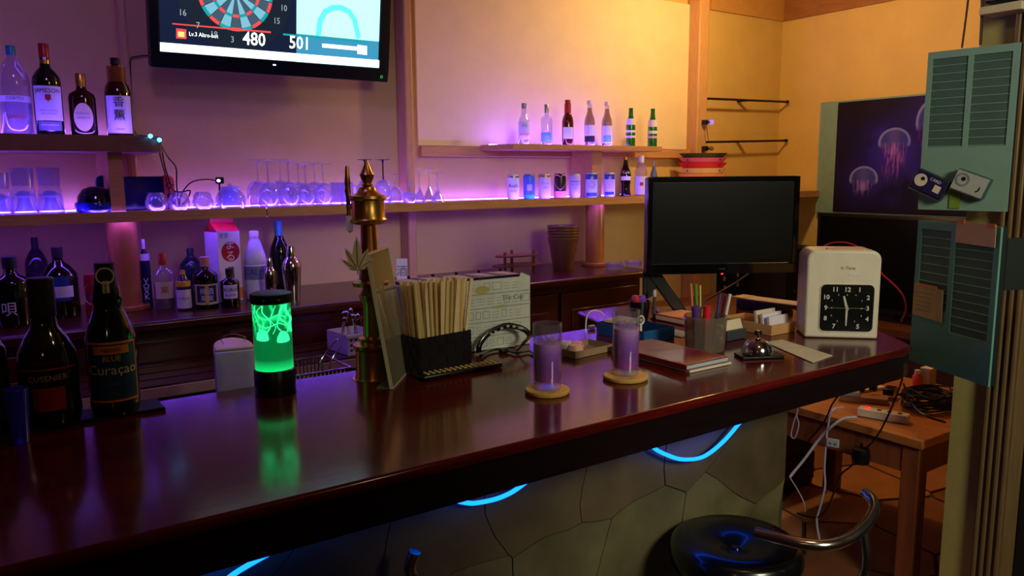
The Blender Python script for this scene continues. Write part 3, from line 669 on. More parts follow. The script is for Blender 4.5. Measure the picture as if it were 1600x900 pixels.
for px, yt, w_, lab in ((656,266,24,'upturned cocktail glass, left one of three by the wall post'), (671,263,26,'upturned cocktail glass, middle one of three by the wall post'), (684,270,27,'upturned cocktail glass, right one of three by the wall post')):
    goblet('cocktail_glass', lab, px, yt, w_*.9, 20, 3.20 if px == 671 else 3.07, 'cone', grp='upturned cocktail glasses')
# beer mugs
for i, (px, lab) in enumerate(((527, 'heavy glass beer mug with handle, left one beside the brass tower'), (543, 'heavy glass beer mug with handle, right one beside the brass tower'))):
    P = at(px, 3.10+.11*(i == 0), zM); r = wid(P, 21)/2; H = hgt(P, px, 285)
    t = T('beer_mug', lab, 'mug', P, 0, 'heavy glass mugs')
    O('glass_body', tumbler(B(), r, r*.95, H, .004, .014), gheavy, t)
    O('handle', B().tube(smoothline([(r*.9,0,H*.85),(r*1.5,0,H*.8),(r*1.6,0,H*.4),(r*.95,0,H*.15)], 6), .004, 8), gheavy, t)
# stack of boat-shaped trays behind the monitor
bm_ = [('pale cream boat-shaped tray, lowest of the stack behind the monitor', (238,190,140), 246.5+18, 8), ('red and pink boat-shaped tray in the middle of the stack', (226,40,56), 264, 7), ('pink-lilac boat-shaped tray under the green one', (232,110,150), 256, 7), ('dark green boat-shaped tray on top of the stack', (56,84,44), 250, 6)]
P = at(1097, 3.17, zM); wB = wid(P, 68)/2; z = 0; HS = hgt(P, 1095, 243)
for i, (lab, col, hh) in enumerate((('orange boat-shaped tray at the bottom of the stack', (232,150,90), HS-.104), ('pale peach boat-shaped tray, second from the bottom of the stack', (244,214,170), .032), ('red boat-shaped tray in the middle of the stack', (222,30,60), .032), ('lilac-pink boat-shaped tray under the dark green one', (240,110,180), .028), ('dark green boat-shaped tray on top of the stack', (50,72,40), .026))):
    Q = P.copy(); Q[2] += z; k = 1+.0*i
    t = T('boat_tray', lab, 'tray', Q, face(P)*.85, 'stack of boat-shaped trays')
    n = 12; vs = []; fs = []
    o1 = [(wB*k*cos(a)*(1 if abs(cos(a)) < .9 else 1.05), .05*sin(a)) for a in [2*pi*j/n for j in range(n)]]
    vs += [(x*.84, y*.8, 0) for x, y in o1]+[(x*1.04, y, hh-.001) for x, y in o1]+[(x*.98, y*.92, hh-.001) for x, y in o1]+[(x*.8, y*.7, .004) for x, y in o1]
    for lv in range(3): fs += [(lv*n+j, lv*n+(j+1) % n, (lv+1)*n+(j+1) % n, (lv+1)*n+j) for j in range(n)]
    fs += [tuple(range(n-1,-1,-1)), tuple(3*n+j for j in range(n))]
    O('tray_body', B().add(vs, fs), M('tray_%d' % i, col, .45), t, bevel=0)
    for sx in (-1, 1): 
        q = O('rivet', B().lathe([(0,0),(.0045,0),(.004,.002),(0,.003)], 10), black, t); q.location = (sx*wB*.72, -.036 if i < 4 else -.03, hh*.5); q.rotation_euler = (pi/2,0,0)
    z += hh
# two small spot lights on the right post
for i, (py, lab) in enumerate(((191, 'small clip spotlight with violet bulb, upper one on the right wall post'), (232, 'small clip spotlight, lower one on the right wall post'))):
    q = ony(1103, py, WY-.125)
    t = T('clip_spotlight', lab, 'spotlight', q, 0, 'clip spotlights on the post')
    O('clip', B().box(-.012, .012, -.01, .024, -.014, .014), black, t, bevel=.003)
    O('neck', B().tube([(0,0,0),(.022,-.01,.0)], .005, 8), black, t)
    o = O('bulb', B().lathe([(0,-.014),(.012,-.008),(.014,.0),(.010,.012),(0,.014)], 14), EM('bulb_violet', (140, 100, 255), 2.0) if i == 0 else M('bulb_off', (120,100,120), .2), t); o.location = (.036,-.012,0)
    O('cord', B().tube([(0,-.004,-.01),(.006,-.006,-.05),(.022,-.004,-.11)], .0018, 5), black, t)
# hanging rods in the alcove
for i, (p0, p1, lab) in enumerate((((1104,154),(1230,160),'upper thin dark metal rod across the alcove wall'), ((1103,222),(1228,220),'lower thin dark metal rod across the alcove wall'))):
    a = ony(*p0, WY-.085); b_ = onx(*p1, RX-.003); b_[1] = WY-.085; b_[0] = ony(*p1, WY-.085)[0]
    t = T('metal_rod', lab, 'rod', (a+b_)/2, 0, 'metal rods in the alcove')
    q = (b_-a)/2; b_x = Vector(q)
    O('bar', B().tube([-b_x, b_x], .007, 8), M('dark_metal', (40, 26, 22), .4, metal=.6), t)
    O('end_knob', B().lathe([(0,-.012),(.012,-.008),(.012,.008),(0,.012)], 12, c=tuple(b_x)), M('dark_metal', (40, 26, 22), .4), t)
    O('bracket', B().box(-.01, .01, 0, .082, -.006, .006), M('dark_metal', (40, 26, 22), .4), t)
# cables hanging from the upper left shelf end, with two fairy lights
t = T('cable_bundle', 'black cables hanging from the left upper shelf to the console', 'cable', at(262, 3.2, zM))
b = B()
for pts in (((246,222),(252,250),(258,272),(262,290),(268,310),(275,322)), ((250,222),(262,245),(275,262),(276,290),(280,322)), ((252,226),(258,262),(270,295),(282,300),(297,298),(292,312),(284,320))):
    b = B(); b.tube(smoothline([ony(px, py, 3.17+.01*len(t.children))-np.array(t.location) for px, py in pts], 6), .0028, 6); O('cable', b, black, t)
q0 = ony(232, 214, 3.05); t = T('fairy_light', 'short string of two blue-white fairy lights on the left shelf corner', 'fairy light', (q0[0], 3.05, UZ+.001))
for px, py in ((235,213),(249,219)):
    q = ony(px, py, 2.99)-np.array(t.location); O('bulb', B().lathe([(0,-.008),(.008,-.002),(.007,.005),(0,.009)], 12, c=tuple(q)), EM('fairy_blue', (60, 170, 255), 8), t)
O('wire', B().tube(smoothline([ony(x, y, 2.99)-np.array(t.location) for x, y in ((215,211),(235,214),(249,221),(254,232))], 4), .0016, 5), black, t)
# thin wire up to the television
t = T('tv_cable', 'thin black cable running down the wall from the television', 'cable', ony(204, 200, WY-.012))
O('cable', B().tube(smoothline([ony(x, y, WY-.012)-np.array(t.location) for x, y in ((238,86),(215,88),(204,93),(204,120),(206,160),(208,196),(214,212))], 5), .0028, 6), black, t)

# ================================================================ on the back cabinet (below the main shelf)
zC = 1.001
def cb(px, py): 
    P = onz(px, py, zC); Y = min(max(P[1], 2.86), 3.24); return at(px, Y, zC)
G3 = 'bottles on the back cabinet under the shelf'
def cbot(name, label, px, Y, w_, top, kind, glass, cap=None, **k): return bottle(name, label, 'bottle', at(px, Y, zC), w_, top, kind, glass, cap, group=G3, **k)
cbot('liquor_bottle', 'black square bottle with white brush character, leftmost under the main shelf', 24, 3.0, 52, (16,402), 'squat', dkblk, lblack, capz=.84, texts=[('\u5504', .26, .22, lwhite)], rz=-.25)
cbot('liquor_bottle', 'tall pale bottle with dark wide cap left of the column', 64, 3.26, 32, (60,372), 'spirit', M('smoke_glass', (60,44,70), .12, trans=.5), lblack, capz=.80, labels=[(.20,.55,60,lblack)])
cbot('liquor_bottle', 'dark sloping bottle with blue and white label left of the column', 98, 3.1, 52, (86,387), 'flask', dkblk, M('cap_dark', (40,30,30), .4), capz=.86, labels=[(.30,.46,40,lwhite,2),(.25,.60,30,lblue)])
P = at(148, 3.0, zC); r = wid(P, 22)/2; h = hgt(P, 146, 428)
t = T('juice_can', 'red juice can with white round mark behind the dark green bottle', 'can', P, face(P))
O('body', B().lathe([(0,0),(r*.86,0),(r,.01),(r,h*.92),(r*.9,h),(0,h)], 24), lred, t); text('round_mark', '\u25cf', h*.62, lwhite, t, 0, h*.52, R=r+.001, ext=0); text('lettering', '\u3082\u3082', h*.17, lblue, t, 0, h*.52, R=r+.002, ext=0)
cbot('liquor_bottle', 'slim dark blue bottle with white neck just right of the thick column', 231, 3.12, 16, (225,375), 'spirit', M('navy_glass', (24,26,70), .2), lwhite, capz=.80, labels=[(.70,.80,170,lwhite)], texts=[('V', .40, .11, lwhite), ('O', .32, .11, lwhite), ('X', .24, .11, lwhite), ('K', .16, .11, lwhite)])
cbot('liquor_bottle', 'clear bottle with red cap and cream label right of the column', 259, 3.05, 30, (257,396), 'squat', gclear, capred, capz=.80, liquid=M('pink_liquid', (150,90,100), .2, trans=.6), lev=.45, labels=[(.20,.50,55,lcream)], texts=[('\u68a5', .35, .14, lred)])
cbot('syrup_bottle', 'small bottle with yellow nozzle cap and white label', 289, 2.98, 21, (288,422), 'juice', M('syrup_glass', (70,50,90), .2), None, labels=[(.05,.52,80,lwhite)], texts=[('SYRUP', .3, .1, lgrey)])
o = [x for x in COL.objects if x.name.startswith('syrup_bottle')][0]
Ps = np.array(o.location); r = wid(Ps, 21)/2; h = hgt(Ps, 288, 422)
O('nozzle_cap', B().lathe([(0,h*.52),(r*1.02,h*.60),(r*1.02,h*.72),(r*.4,h*.74),(r*.36,h),(0,h*1.01)], 20), lyel, o)
cbot('liquor_bottle', 'grey-green bottle with dark cap standing behind the yellow nozzle bottle', 302, 3.2, 34, (296,389), 'spirit', M('grey_green_glass', (50,64,78), .2, trans=.4), M('cap_navy', (24,26,60), .4), capz=.86)
cbot('liquor_bottle', 'round black bottle with large white picture label in front of the carton', 324, 3.0, 37, (320,402), 'squat', dkblk, M('cap_rose', (190,140,120), .4), capz=.82, labels=[(.07,.48,62,lcream),(.12,.45,46,M('print_indigo', (50,30,110), .6),2),(.07,.48,8,lyel,3)], texts=[('\u6885\u9152', .33, .14, lwhite), ('\u679c\u5b9f', .19, .13, lwhite)])
cbot('soy_bottle', 'squat black bottle with small white label before the sake carton', 361, 2.95, 29, (358,420), 'squat', dkblk, lblack, capz=.84, labels=[(.24,.60,42,lav)], texts=[('KURO', .47, .13, lblack), ('BLACK', .33, .09, lblack)])
cbot('soft_drink_bottle', 'white plastic bottle with waist label beside the metal shakers', 402, 3.08, 34, (400,362), 'juice', M('milky_plastic', (214,214,236), .35), lwhite, capz=.93, labels=[(.30,.50,90,M('grey_print', (120,120,150), .5))], texts=[('CALPIS', .41, .12, lblue)])
cbot('wine_bottle', 'dark green bottle with long teal neck foil behind the shakers', 440, 3.18, 30, (438,346), 'wine', dkgreen, capteal, capz=.72)
# sake carton
P = at(353, 3.1, zC); w_ = wid(P, 45); H = hgt(P, 352, 340)
t = T('sake_carton', 'white sake carton with big red disc on its front', 'carton', P, .28)
lc = M('carton_white', (232, 226, 232), .5)
O('body', B().box(-w_*.42, w_*.42, -w_*.42, w_*.42, 0, H*.84), lc, t, bevel=.002)
g = B(); a = w_*.42; g.add([(-a,-a,H*.84),(a,-a,H*.84),(a,a,H*.84),(-a,a,H*.84),(-a,-.004,H*.94),(a,-.004,H*.94),(a,.004,H*.94),(-a,.004,H*.94)], [(0,1,5,4),(1,2,6,5),(2,3,7,6),(3,0,4,7),(4,5,6,7)])
O('gable', g, lred, t); O('seam_fin', B().box(-a, a, -.004, .004, H*.94, H), lred, t)
o = O('red_disc', B().cyl(w_*.34, 0, .0008, 32), lred, t); o.location = (0.004, -a, H*.60); o.rotation_euler = (pi/2,0,0)
text('lettering', '\u307e\n\u308b', H*.14, lwhite, t, 0.002, H*.61, y=-a-.002, ext=0)
text('lettering', '\u6e05\u9152', H*.06, lblue, t, -w_*.2, H*.79, y=-a-.001, ext=0)
O('lower_band', B().box(0, a*.98, -a-.001, -a, .01, H*.16), lorange, t); O('centre_band', B().box(-w_*.1, w_*.12, -a-.0012, -a, H*.28, H*.42), M('band_brown', (120,60,50), .5), t)
# shakers
for px, Y, w_, top, lab in ((458, 2.98, 30, (456,384), 'large steel cocktail shaker right of the white plastic bottle'), (424, 2.98, 20, (423,403), 'small steel cocktail shaker left of the large one')):
    P = at(px, Y, zC); r = wid(P, w_)/2; h = hgt(P, *top)
    t = T('cocktail_shaker', lab, 'shaker', P, 0, 'steel cocktail shakers')
    O('tumbler', B().lathe([(0,0),(r*.72,0),(r*.74,.004),(r*.97,h*.55),(r,h*.60),(r*.99,h*.62),(0,h*.62)], 28), steel, t)
    O('strainer_top', B().lathe([(r*.96,h*.60),(r*.97,h*.62),(r*.86,h*.70),(r*.60,h*.77),(r*.46,h*.80),(r*.46,h*.82),(0,h*.82)], 28), steel, t)
    O('cap', B().lathe([(r*.50,h*.80),(r*.50,h*.82),(r*.42,h*.96),(r*.36,h),(0,h)], 24), steel, t)
# right part of the cabinet
P = at(880, 3.08, zC); r = wid(P, 50)/2; H = hgt(P, 880, 352)
bk = M('bucket_brown', (126, 84, 52), .35, trans=.15)
for i in range(5):
    z = i*H*.065; Q = P.copy(); Q[2] += z; r0 = r*.66; hb = H*.74
    t = T('ice_bucket', 'brown plastic bucket, %s of the nested stack beside the round column' % ('lowest','second from the bottom','middle','fourth from the bottom','topmost')[i], 'bucket', Q, 0, 'nested brown plastic buckets')
    kk = 1-.012*i*0; O('bucket_body', B().lathe([(0,.0),(r*.62,0),(r*.96,hb-.008),(r*1.0,hb-.008),(r*1.0,hb),(r*.90,hb),(r*.57,.009),(0,.009)] if i == 0 else [(0,hb*.12),(r*.57,hb*.12),(r*.885,hb-.008),(r*1.0,hb-.008),(r*1.0,hb),(r*.86,hb),(r*.54,hb*.14),(0,hb*.14)], 32), bk, t)
P = at(808, 3.05, zC); w_ = wid(P, 90)
t = T('wooden_stand', 'low two-tier reddish wooden stand left of the brown buckets', 'stand', P, 0)
wr = M('red_wood', (130, 66, 48), .4, nz=.2, ns=8)
for z in (.045, .09): O('shelf_board', B().prism([(w_*.5*cos(a)*(1 if z < .05 else .85), .06*sin(a)) for a in [2*pi*k/20 for k in range(20)]], z, z+.007), wr, t)
for x, y in ((-.30,-.02),(.30,-.02),(0,.045)): O('leg', B().box(x*w_-.005, x*w_+.005, y-.005, y+.005, 0, .115), wr, t)
for i, (px, yt, w_, lab) in enumerate(((960, 402, 32, 'clear glass ashtray, left one on the cabinet beside the column'), (990, 400, 30, 'clear glass ashtray, right one on the cabinet near the monitor'))):
    P = at(px, 2.93+.01*i, zC); r = wid(P, w_)/2
    t = T('ashtray', lab, 'ashtray', P, 0, 'glass ashtrays on the cabinet')
    O('glass_body', B().lathe([(0,0),(r*.8,0),(r,.03),(r*.9,.032),(r*.68,.012),(0,.01)], 12), gheavy, t, smooth=20)
    for k in range(4): 
        o = O('rest_notch', B().box(-.005, .005, r*.84, r*1.0, .027, .034), gclear, t); o.rotation_euler = (0,0,k*pi/2)
P = at(629, 3.0, zC); w_ = wid(P, 17); H = hgt(P, 629, 404)
t = T('price_card', 'small white card standing on the cabinet left of the wall post', 'card', P, face(P))
O('card', B().box(-w_/2, w_/2, -.001, .001, 0, H), lwhite, t); O('foot', B().box(-w_/2, w_/2, -.015, .015, -.0, .004), lwhite, t); text('lettering', '\u9152', H*.4, lgrey, t, 0, H*.55, y=-.002, ext=0)

# ================================================================ staff side of the counter
zi = .821
P = at(373, 1.93, zi); w_ = wid(P, 58); H = hgt(P, 371, 537)
t = T('paper_towel_box', 'white rounded paper towel holder standing behind the counter left of the lamp', 'towel holder', P, face(P)*.6)
wpl = M('milk_plastic', (236, 228, 230), .35)
hw = w_*.5; poly = [(-hw,-.045),(hw,-.045)]+[(hw*cos(a), -.01+.10*sin(a)) for a in [pi*k/12 for k in range(13)]]
O('body', B().prism(poly, 0, H*.97), wpl, t, bevel=.004)
O('lid', B().prism([(x*.97, y*.97) for x, y in poly], H*.97, H), M('warm_lid', (236, 214, 160), .4), t, bevel=.003)
O('wire_handle', B().tube(smoothline([(-.02,.01,H),(-.025,.01,H+.015),(.0,.02,H+.022),(.03,.02,H+.012),(.03,.02,H)], 5), .0012, 6), steel, t)
# wire dish rack
P = at(495, 1.93, .94); xa_ = at(442, 1.86, .975)[0]-P[0]; xb_ = at(548, 1.86, .985)[0]-P[0]
P[2] = .822
t = T('wire_dish_rack', 'chrome wire dish rack behind the counter between lamp and brass tower', 'dish rack', P, 0)
O('rim', B().tube([(xa_,-.07,.165),(xb_,-.07,.165),(xb_,.1,.165),(xa_,.1,.165)], .003, 6, True), steel, t)
O('base_ring', B().tube([(xa_+.02,-.06,.005),(xb_-.02,-.06,.005),(xb_-.02,.09,.005),(xa_+.02,.09,.005)], .003, 6, True), steel, t)
O('cross_wire', B().tube([(xa_,-.07,.13),(xb_,-.07,.13)], .002, 6), steel, t)
n = 15
for k in range(n): 
    x = xa_+.015+(xb_-xa_-.03)*k/(n-1); O('wire', B().tube([(x,.1,.165),(x,.09,.005),(x,-.06,.005),(x,-.07,.165)], .003, 5), steel, t)
for pts in (((498,590),(500,566),(524,533),(531,531)), ((514,590),(517,565),(533,540))):
    q = [ony(px, py, 1.93)-P for px, py in pts]; O('tall_handle_wire', B().tube(smoothline(q, 5), .0018, 6), steel, t)
# white perforated basket on the worktop
P = at(551, 2.62, .851); w_ = wid(P, 52); H = hgt(P, 551, 516)
t = T('plastic_basket', 'white perforated plastic basket on the low worktop behind the bar', 'basket', P, .12)
bk2 = M('basket_white', (206, 200, 206), .45)
for nm, bx in (('front_wall', (-w_/2, w_/2, -.075, -.072, 0, H)), ('back_wall', (-w_/2, w_/2, .072, .075, 0, H)), ('side_wall', (-w_/2, -w_/2+.003, -.072, .072, 0, H)), ('side_wall', (w_/2-.003, w_/2, -.072, .072, 0, H)), ('floor_plate', (-w_/2, w_/2, -.072, .072, 0, .003))):
    O(nm, B().box(*bx), bk2, t)
O('rim', B().box(-w_/2-.006, w_/2+.006, -.081, -.075, H-.01, H), bk2, t)
hb_ = B()
for i in range(6):
    for j in range(3): hb_.box(-w_*.42+i*w_*.15, -w_*.42+i*w_*.15+w_*.07, -.0757, -.0751, H*.18+j*H*.25, H*.18+j*H*.25+H*.11)
O('perforations', hb_, dark, t)
for i in range(7):
    a = random.uniform(-1, 1)
    tt = T('bar_tool', ('silver bar spoon leaning in the white basket, leaning left', 'silver fork standing in the white basket', 'steel strainer handle in the white basket', 'short steel jigger in the white basket', 'long steel spoon leaning right in the white basket', 'steel tongs in the white basket', 'thin steel muddler at the rear of the white basket')[i], 'bar tool', (P[0]+(-.05+.017*i), P[1]+random.uniform(-.04,.04), P[2]+.004), 0, 'bar tools in the white basket')
    O('shaft', B().tube([(0,0,0),(a*.03,0,H+.03+.01*(i % 3))], .0028, 6), steel, tt)
    o = O('head', B().lathe([(0,-.014),(.009,-.006),(.009,.006),(0,.014)], 12), steel, tt); o.location = (a*.034, 0, H+.04+.01*(i % 3))
# dark bin and clutter under left (dark)
# ================================================================ on the counter, left
P0 = onz(-40, 640, Z0); 
t = T('bar_mat', 'thin black rubber mat under the liqueur bottles on the counter', 'bar mat', (-.1, 1.70, Z0+.0005))
O('mat', B().box(-.5, .385, -.035, .048, 0, .004), blackm, t, bevel=.001); O('mat_rim', B().box(-.5, .385, -.038, -.035, 0, .007), blackm, t)
zm = Z0+.0055
def nb(px, Y): return at(px, Y, zm)
bottle('liqueur_bottle', 'large dark liqueur bottle with gold lettering and red square label on the counter', 'bottle', nb(83, 1.70), 84, (64,436), 'cusen', M('olive_glass', (22,26,10), .08, trans=.3, coat=.5), M('cap_plum', (30,12,18), .4), capz=.74, group='liqueur bottles on the counter mat', capr=1.06,
       labels=[(.12,.28,30,M('label_crimson', (150,20,22), .5)),(.40,.41,60,lred)], texts=[('CUSENIER', .345, .055, M('gold_ink', (190,150,90), .4)), ('\u2022 \u2022 \u2022 \u2022 \u2022 \u2022 \u2022', .45, .03, lred)], rz=-.10)
bottle('liqueur_bottle', 'dark green liqueur bottle with blue and orange label and black neck wrap', 'bottle', nb(182, 1.70), 72, (166,411), 'curacao', M('bottle_green', (8,26,16), .08, trans=.3, coat=.5), None, group='liqueur bottles on the counter mat',
       labels=[(.10,.50,62,lorange),(.115,.485,58,lteal,2),(.42,.475,40,lorange,3)], texts=[('HERMES', .448, .032, lblack), ('BLUE', .39, .050, lyel), ('Cura\u00e7ao', .315, .092, lcream), ('LIQUEUR', .22, .022, lgrey), ('24%', .16, .02, lgrey)], rz=-.14)
o = [x for x in COL.objects if x.name == 'liqueur_bottle.001'][0]; Ps = np.array(o.location); r = wid(Ps, 72)/2; h = hgt(Ps, 166, 411)
O('neck_wrap', B().lathe([(r*.58,h*.77),(r*.40,h*.945),(r*.40,h*1.003),(0,h*1.003)], 28), M('neck_black', (14,10,14), .35), o)
O('cream_tag', arcpatch(r*.52, h*.80, h*.89, radians(14), t=.001), lcream, o); text('lettering', 'HERMES', h*.022, lblack, o, 0, h*.845, R=r*.52+.002, tilt=pi/2, ext=0)
b_ = B(); 
for k in range(20):
    a0, a1 = 2*pi*k/20, 2*pi*(k+1)/20
    vs = [((rr_)*cos(a), -r*.50-.0035, h*.925+(rr_)*sin(a)) for a in (a0, a1) for rr_ in (r*.30, r*.36)]; b_.add(vs, [(0,1,3,2)])
O('cream_ring', b_, lcream, o, smooth=0)
bottle('liqueur_bottle', 'dark liqueur bottle cut by the left frame edge on the counter mat', 'bottle', nb(-12, 1.70), 60, (-20,470), 'whisky', dkblk, lblack, group='liqueur bottles on the counter mat', labels=[(.1,.5,70,lblack)], texts=[('T', .44, .05, lcream), ('OF', .38, .05, lcream)])
P = at(33, 1.605, Z0+.001); r = wid(P, 33)/2; H = hgt(P, 33, 606)
t = T('shot_glass', 'fluted shot glass glowing deep blue left of the big liqueur bottle', 'glass', P, 0)
vs = []; bl = B(); n = 40
pr = [(0,0),(.72,0),(.76,.08),(1,1),(.90,1),(.68,.14),(0,.12)]
for a_, z in pr:
    for k in range(n):
        an = 2*pi*k/n; rr = a_*r*(1+(.05*cos(an*10) if .05 < z < .95 else 0)); vs.append((rr*sin(an), -rr*cos(an), z*H))
fs = [(i*n+k, i*n+(k+1) % n, (i+1)*n+(k+1) % n, (i+1)*n+k) for i in range(len(pr)-1) for k in range(n)]
O('glass_body', bl.add(vs, fs), glassmat('cobalt_glass', (70, 90, 255), .7, .45, (60, 70, 255), .1), t, smooth=60)

# jellyfish lamp
P = at(431, 1.66, Z0+.001); r = wid(P, 59)/2; H = hgt(P, 425, 456)
t = T('jellyfish_lamp', 'cylindrical lamp glowing green with drifting jellyfish strands, black base and lid', 'lamp', P, face(P))
O('base', B().lathe([(0,0),(r*1.06,0),(r*1.06,H*.235),(r*1.0,H*.25),(0,H*.25)], 40), black, t, bevel=.001)
O('lid', B().lathe([(0,H*.90),(r*1.02,H*.90),(r*1.06,H*.915),(r*1.06,H*.99),(r*.9,H),(0,H)], 40), M('lid_black', (20,22,30), .45), t)
for a in (-.35, .35): O('brass_stud', B().lathe([(0,-.003),(.004,0),(0,.003)], 8, c=(r*1.06*sin(a), -r*1.06*cos(a), H*.945)), brass, t)
# tank: emissive green water with noise strands
tm = bpy.data.materials.new('glowing_water'); tm.use_nodes = True; nt = tm.node_tree; pb = nt.nodes['Principled BSDF']; pb.inputs['Base Color'].default_value = (0, .1, .04, 1); pb.inputs['Roughness'].default_value = .15
tc = nt.nodes.new('ShaderNodeTexCoord'); vo = nt.nodes.new('ShaderNodeTexVoronoi'); vo.feature = 'DISTANCE_TO_EDGE'; vo.inputs['Scale'].default_value = 21
no = nt.nodes.new('ShaderNodeTexNoise'); no.inputs['Scale'].default_value = 14; no.inputs['Detail'].default_value = 3
mx = nt.nodes.new('ShaderNodeMix'); mx.data_type = 'VECTOR'; mx.inputs[0].default_value = .10
nt.links.new(tc.outputs['Object'], no.inputs['Vector']); nt.links.new(tc.outputs['Object'], mx.inputs[4]); nt.links.new(no.outputs['Color'], mx.inputs[5]); nt.links.new(mx.outputs[1], vo.inputs['Vector'])
cr = nt.nodes.new('ShaderNodeMapRange'); cr.inputs[1].default_value = 0.0; cr.inputs[2].default_value = .16; cr.inputs[3].default_value = 1.0; cr.inputs[4].default_value = 0.0
nt.links.new(vo.outputs['Distance'], cr.inputs[0])
sp = nt.nodes.new('ShaderNodeSeparateXYZ'); nt.links.new(tc.outputs['Object'], sp.inputs[0])
hr = nt.nodes.new('ShaderNodeMapRange'); hr.inputs[1].default_value = H*.56; hr.inputs[2].default_value = H*.66; nt.links.new(sp.outputs['Z'], hr.inputs[0])
mu = nt.nodes.new('ShaderNodeMath'); mu.operation = 'MULTIPLY'; nt.links.new(cr.outputs[0], mu.inputs[0]); nt.links.new(hr.outputs[0], mu.inputs[1])
lo = nt.nodes.new('ShaderNodeMapRange'); lo.inputs[1].default_value = H*.25; lo.inputs[2].default_value = H*.36; lo.inputs[3].default_value = 1.2; lo.inputs[4].default_value = .22; nt.links.new(sp.outputs['Z'], lo.inputs[0])
ad = nt.nodes.new('ShaderNodeMath'); ad.operation = 'MULTIPLY_ADD'; ad.inputs[1].default_value = 1.1; nt.links.new(mu.outputs[0], ad.inputs[0]); nt.links.new(lo.outputs[0], ad.inputs[2])
pb.inputs['Emission Color'].default_value = (0.006, 0.80, 0.18, 1); nt.links.new(ad.outputs[0], pb.inputs['Emission Strength'])
O('tank', B().lathe([(r*.97,H*.25),(r*.97,H*.90)], 40), tm, t)
O('tank_glass', B().lathe([(r*1.0,H*.25),(r*1.0,H*.90)], 40), glassmat('lamp_glass', (255,255,255), .4, .0), t)
gj = EM('jelly_glow', (50, 255, 150), 1.6)
for x, z, s in ((-.55,.60,.40), (.55,.575,.42)):
    a = x; bb = B(); vs = []
    pr = [(0,.016),(.5,.013),(.85,.004),(1,-.006),(.9,-.010),(.5,-.012),(0,-.012)]
    o = O('jellyfish', B().lathe([(q*s*r*.9, z_*.9) for q, z_ in pr], 18), gj, t); o.location = (r*.97*sin(a), -r*.97*cos(a), H*z); o.scale = (1, .25, 1); o.rotation_euler = (0,0,a)
bs = B()
for k in range(7):
    a = -.95+k*.32; w5 = [a+random.uniform(-.28,.28) for q in range(5)]; bs.tube(smoothline([(r*1.0*sin(w5[q]), -r*1.0*cos(w5[q]), H*(.62+q*.068)) for q in range(5)], 4), random.choice((.0008,.0014,.003)), 5)
for z_ in (.70,.78): bs.tube(smoothline([(r*1.0*sin(a), -r*1.0*cos(a), H*(z_+.02*sin(a*5))) for a in (-.8,-.4,0,.3,.7)], 4), .0012, 5)
O('strands', bs, gj, t)

# ---------------------------------------------------------------- brass beer tower
P = at(584, 1.655, Z0+.001); k_ = wid(P, 1); H = hgt(P, 578, 249)
def zz(py): return hgt(P, 583, py)
t = T('beer_tower', 'tall brass and copper beer tap tower on the counter', 'beer tower', P, face(P))
w1 = k_
O('foot', B().lathe([(0,0),(33*w1,0),(33*w1,zz(598)),(31*w1,zz(592)),(27*w1,zz(585)),(26*w1,zz(545)),(30*w1,zz(542)),(30*w1,zz(537)),(20*w1,zz(533)),(0,zz(533))], 40), copper, t)
O('lower_column', B().lathe([(0,zz(534)),(20*w1,zz(533)),(21*w1,zz(527)),(14*w1,zz(524)),(13*w1,zz(475)),(17*w1,zz(466)),(19*w1,zz(460)),(12*w1,zz(448)),(9*w1,zz(444)),(0,zz(444))], 36), brass, t)
O('middle_disc', B().lathe([(0,zz(446)),(26*w1,zz(446)),(28*w1,zz(440)),(14*w1,zz(434)),(0,zz(434))], 36), copper, t)
O('upper_column', B().lathe([(0,zz(435)),(17*w1,zz(435)),(14*w1,zz(400)),(12*w1,zz(349)),(0,zz(349))], 36), copper, t)
O('drum', B().lathe([(0,zz(350)),(20*w1,zz(350)),(26*w1,zz(346)),(28*w1,zz(343)),(25*w1,zz(339)),(25*w1,zz(313)),(29*w1,zz(310)),(28*w1,zz(306)),(18*w1,zz(302)),(13*w1,zz(296)),(12*w1,zz(292)),(0,zz(292))], 40), brass, t)
O('finial', B().lathe([(0,zz(293)),(6*w1,zz(292)),(10*w1,zz(289)),(6*w1,zz(286)),(9*w1,zz(280)),(11*w1,zz(273)),(8*w1,zz(268)),(5*w1,zz(260)),(2*w1,zz(251)),(0,zz(248))], 30), brass, t)
x = -29*w1
O('tap_lever', B().lathe([(0,zz(330)),(3*w1,zz(330)),(3.4*w1,zz(306)),(5.5*w1,zz(298)),(4*w1,zz(292)),(5*w1,zz(287)),(3.6*w1,zz(275)),(3*w1,zz(264)),(2*w1,zz(259)),(0,zz(258))], 20, c=(x,-.0,0)), brass, t)
O('tap_pipe', B().tube([(x,0,zz(330)),(x,0,zz(352)),(x*.9,-.0,zz(362))], 3.2*w1, 10), brass, t)
O('tap_arm', B().tube([(x,0,zz(322)),(-20*w1,0,zz(322))], 3.5*w1, 10), brass, t)
o = O('paper_tag', B().box(-5*w1, 5*w1, -.0006, .0006, zz(360)-zz(336), 0), white, t, bevel=.0005); o.location = (x+1*w1, -.012, zz(336)); o['label'] = 'small white paper tag'
